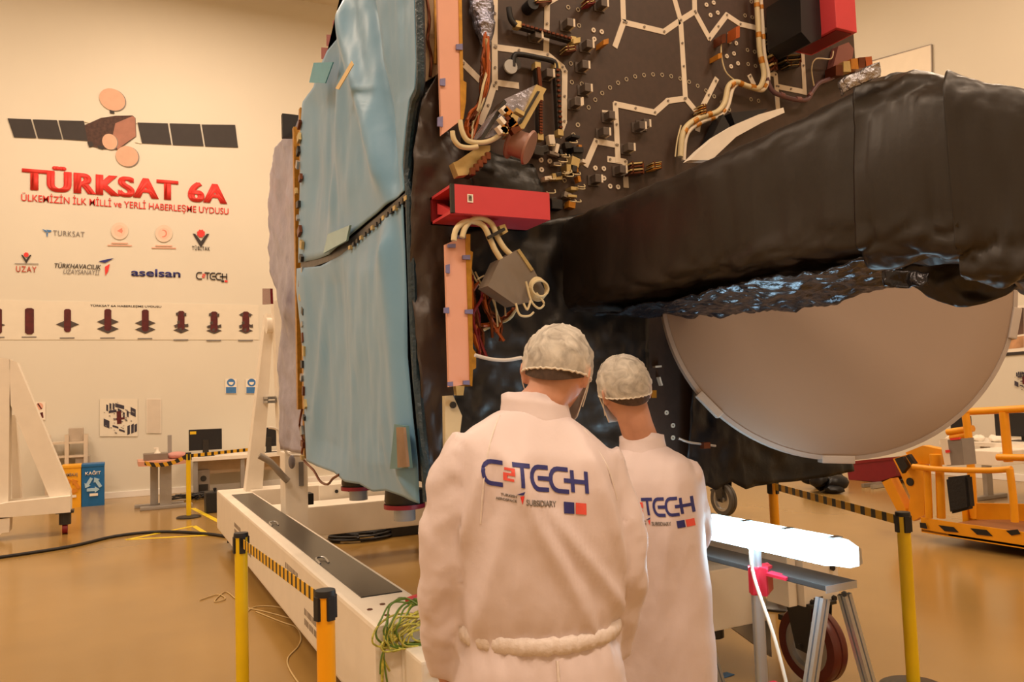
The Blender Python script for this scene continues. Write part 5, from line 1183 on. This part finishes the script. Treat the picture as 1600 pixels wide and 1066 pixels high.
    ct = ctech(W_, Hh, .2)
    onto(quads([[(X0_+p.x, Zb+p.y) for p in q] for r_, q in ct if not r_]), 'wordmark', navy, 4)
    onto(quads([[(X0_+p.x, Zb+p.y) for p in q] for r_, q in ct if r_]), 'numeral', mat('coral_print', 'E8594E', .6), 1)
    k = W_/.267
    rect = lambda a, c, w_, h: [(X0_+a*k, Zb+c*k), (X0_+(a+w_)*k, Zb+c*k), (X0_+(a+w_)*k, Zb+(c+h)*k), (X0_+a*k, Zb+(c+h)*k)]
    onto(quads([rect(.2, -.054, .027, .029)]), 'blue_square', navy, 3); onto(quads([rect(.231, -.054, .028, .029)]), 'red_square', mat('coral_print', 'E8594E', .6), 3)
    onto(quads([[(X0_+a*k, Zb+c*k) for a, c in q] for q in (((.078, -.018), (.098, -.008), (.094, -.017)),)]), 'bird_wing', navy, 2)
    onto(quads([[(X0_+a*k, Zb+c*k) for a, c in q] for q in (((.086, -.022), (.096, -.018), (.091, -.04)),)]), 'bird_tail', pred, 2)
    for body_, a, c, w_, cap in (('TURKISH', .042, -.026, .036, .006), ('AEROSPACE', .03, -.037, .048, .006), ('SUBSIDIARY', .1, -.04, .08, .014)):
        bm = text_pts(body_, w_*k, cap*k, .01)
        for v in bm.verts: v.co.x += X0_+a*k; v.co.y += Zb+c*k
        onto(bm, 'small_lettering', grayp, 0)
    # trousers and shoe covers
    b = MB()
    for s in (-1, 1): tw = min(.09, SEC[1][1]*.42); b.tube([L(s*tw*.8, 0, .9), L(s*tw*.9, .01, .7), L(s*.085, .01, .45), L(s*.095, -.01, .3), L(s*.1, -.02, .08)], [tw*.95, tw, .076, .074, .072], 20, 4)
    bb = MB(); bb.bm = remeshed(b.bm, .014, 3); bb.build('trousers', trousm, g, 'all')
    for s in (-1, 1):
        b = MB(); b.tube([L(s*.1, -.1, .05), L(s*.1, -.05, .062), L(s*.105, .04, .058), L(s*.11, .13, .045), L(s*.11, .2, .035)], [.03, .058, .055, .05, .028], 16, 4)
        for v in b.bm.verts: v.co.z = max(.001, v.co.z)
        b.build('shoe', shoem, g, 'all')
    # hair, net and mask
    def cap(rx, ry, rz, phi, wr_, name, m, par, cz=.0, puff=0, rimdrop=None):
        b = MB(); rs = []; n = 72; mrows = 22
        for i in range(mrows+1):
            row = []
            for k_ in range(n):
                t = 2*PI*k_/n; back = -math.sin(t)
                ph = (phi + (rimdrop or .25)*back)*i/mrows
                x, y, z = math.sin(ph)*math.cos(t), math.sin(ph)*math.sin(t), math.cos(ph)
                w_ = wr_*(fbm((x*2, y*2, z*2+seed), 2.2)+.35*math.sin(9*t+4*fbm((x, y, z), 3)+seed)*math.sin(ph)**2+.7*(abs(fbm((x*3, y*3, seed+z), 2.5))-.2) + 1.8*math.exp(-((((t*1.6+1.2*z+seed*.3+.5*fbm((x, y, z+seed), 2)) % .75)-.37)/.035)**2)*math.sin(ph)) if wr_ else 0
                e = i/mrows; pf = puff*math.sin(min(1, e*1.05)*PI)*.5
                if wr_ and e > .9: w_ = .0015+.0015*math.sin(t*46)
                w_ = max(w_, -.0015) if wr_ else 0; row.append(H(x*(rx+w_+pf), y*(ry+w_+pf), z*(rz+w_+pf)+cz))
            rs.append(row)
        b.rings(rs, caps=False); bmesh.ops.holes_fill(b.bm, edges=[e for e in b.bm.edges if e.is_boundary][:n], sides=0) if False else None
        o = b.build(name, m, par, 'all'); return o
    cap(.0805, .1035, .1185, 1.62, 0, 'hair', hairm, g, .0, 0, .5)
    nt_ = cap(netrx, netrx*1.2, .118, 1.72, .0032, 'hairnet', netm, g, .008, .012, .22)
    b = MB(); rs = []
    for k_ in range(73):
        t = 2*PI*k_/72; ph = 1.72-.22*math.sin(t); rs.append(H(math.sin(ph)*math.cos(t)*(netrx+.001), math.sin(ph)*math.sin(t)*netrx*1.2, math.cos(ph)*.118+.008+.002*math.sin(t*30)))
    b.tube(rs, .0028, 8, 1); b.build('elastic_band', mat('net_elastic', 'E4DCCF', .8), nt_, True)
    def mk(u, v):
        a = lerp(-1.25, 1.25, u); z = lerp(-.095, .005, v)
        rr_ = 1+.10*math.cos(a)-.0*z; return H(math.sin(a)*.083*(1-.22*(1-v)), math.cos(a)*.108*rr_*(1-.1*(1-v))+.012, z)
    b = MB().grid(mk, 24, 10); b.build('face_mask', maskm, g, 'all', solid=.003)
    for s in (-1, 1): MB().tube([H(s*.079, .045, -.005), H(s*.086, .005, .018), H(s*.088, -.02, .0), H(s*.086, .0, -.035), H(s*.07, .05, -.07)], .0016, 6, 4).build('mask_loop', maskm, g, True)
    return g
SEC1 = [(.60,.275,.2,0), (.80,.225,.175,0), (.9,.212,.165,0), (.985,.204,.152,0), (1.015,.200,.146,0), (1.05,.205,.15,0), (1.15,.21,.155,0), (1.28,.215,.155,-.005), (1.38,.212,.145,-.008), (1.44,.2,.13,-.008), (1.485,.172,.11,0), (1.52,.125,.095,.005), (1.548,.083,.08,.01)]
b1 = PD(828, 612, 2.0)
person('person in white coat and hairnet with arms hanging, taller of the two', b1, YAW-math.radians(9), .03, .15, .05, SEC1,
       [(-.14, 0, 1.44), (-.195, -.01, 1.34), (-.232, -.01, 1.18), (-.238, .03, 1.04), (-.225, .08, .9)],
       [(.135, 0, 1.44), (.18, -.01, 1.34), (.21, -.02, 1.2), (.216, .02, 1.06), (.205, .07, .91)],
       (0, .02, 1.55), PD(870, 582, 2.06), YAW+math.radians(14), .42, .1, 1.0, 1.015, 1.7, (-.152, 1.372, .246, .05), True, .089)
SEC2 = [(.55,.172,.17,0), (.8,.162,.155,0), (.95,.158,.15,0), (1.1,.162,.145,0), (1.22,.172,.142,0), (1.29,.168,.13,0), (1.34,.145,.11,0), (1.375,.105,.09,.005), (1.4,.074,.074,.01)]
b2 = PD(1022, 606, 2.72)
person('person in white coat and hairnet beside the bright lamp, shorter of the two', b2, YAW+math.radians(22), -.12, -.05, .05, SEC2,
       [(-.11, 0, 1.32), (-.15, .06, 1.23), (-.165, .12, 1.09), (-.14, .24, 1.03), (-.09, .36, 1.0)],
       [(.1, .02, 1.3), (.105, .08, 1.22), (.105, .16, 1.11), (.08, .27, 1.04), (.05, .38, 1.02)],
       (0, .02, 1.4), PD(976, 611, 2.74), YAW-math.radians(14), .12, -.12, 1.0, 1.0, 5.2, (-.05, 1.19, .21, .05), False, .088)
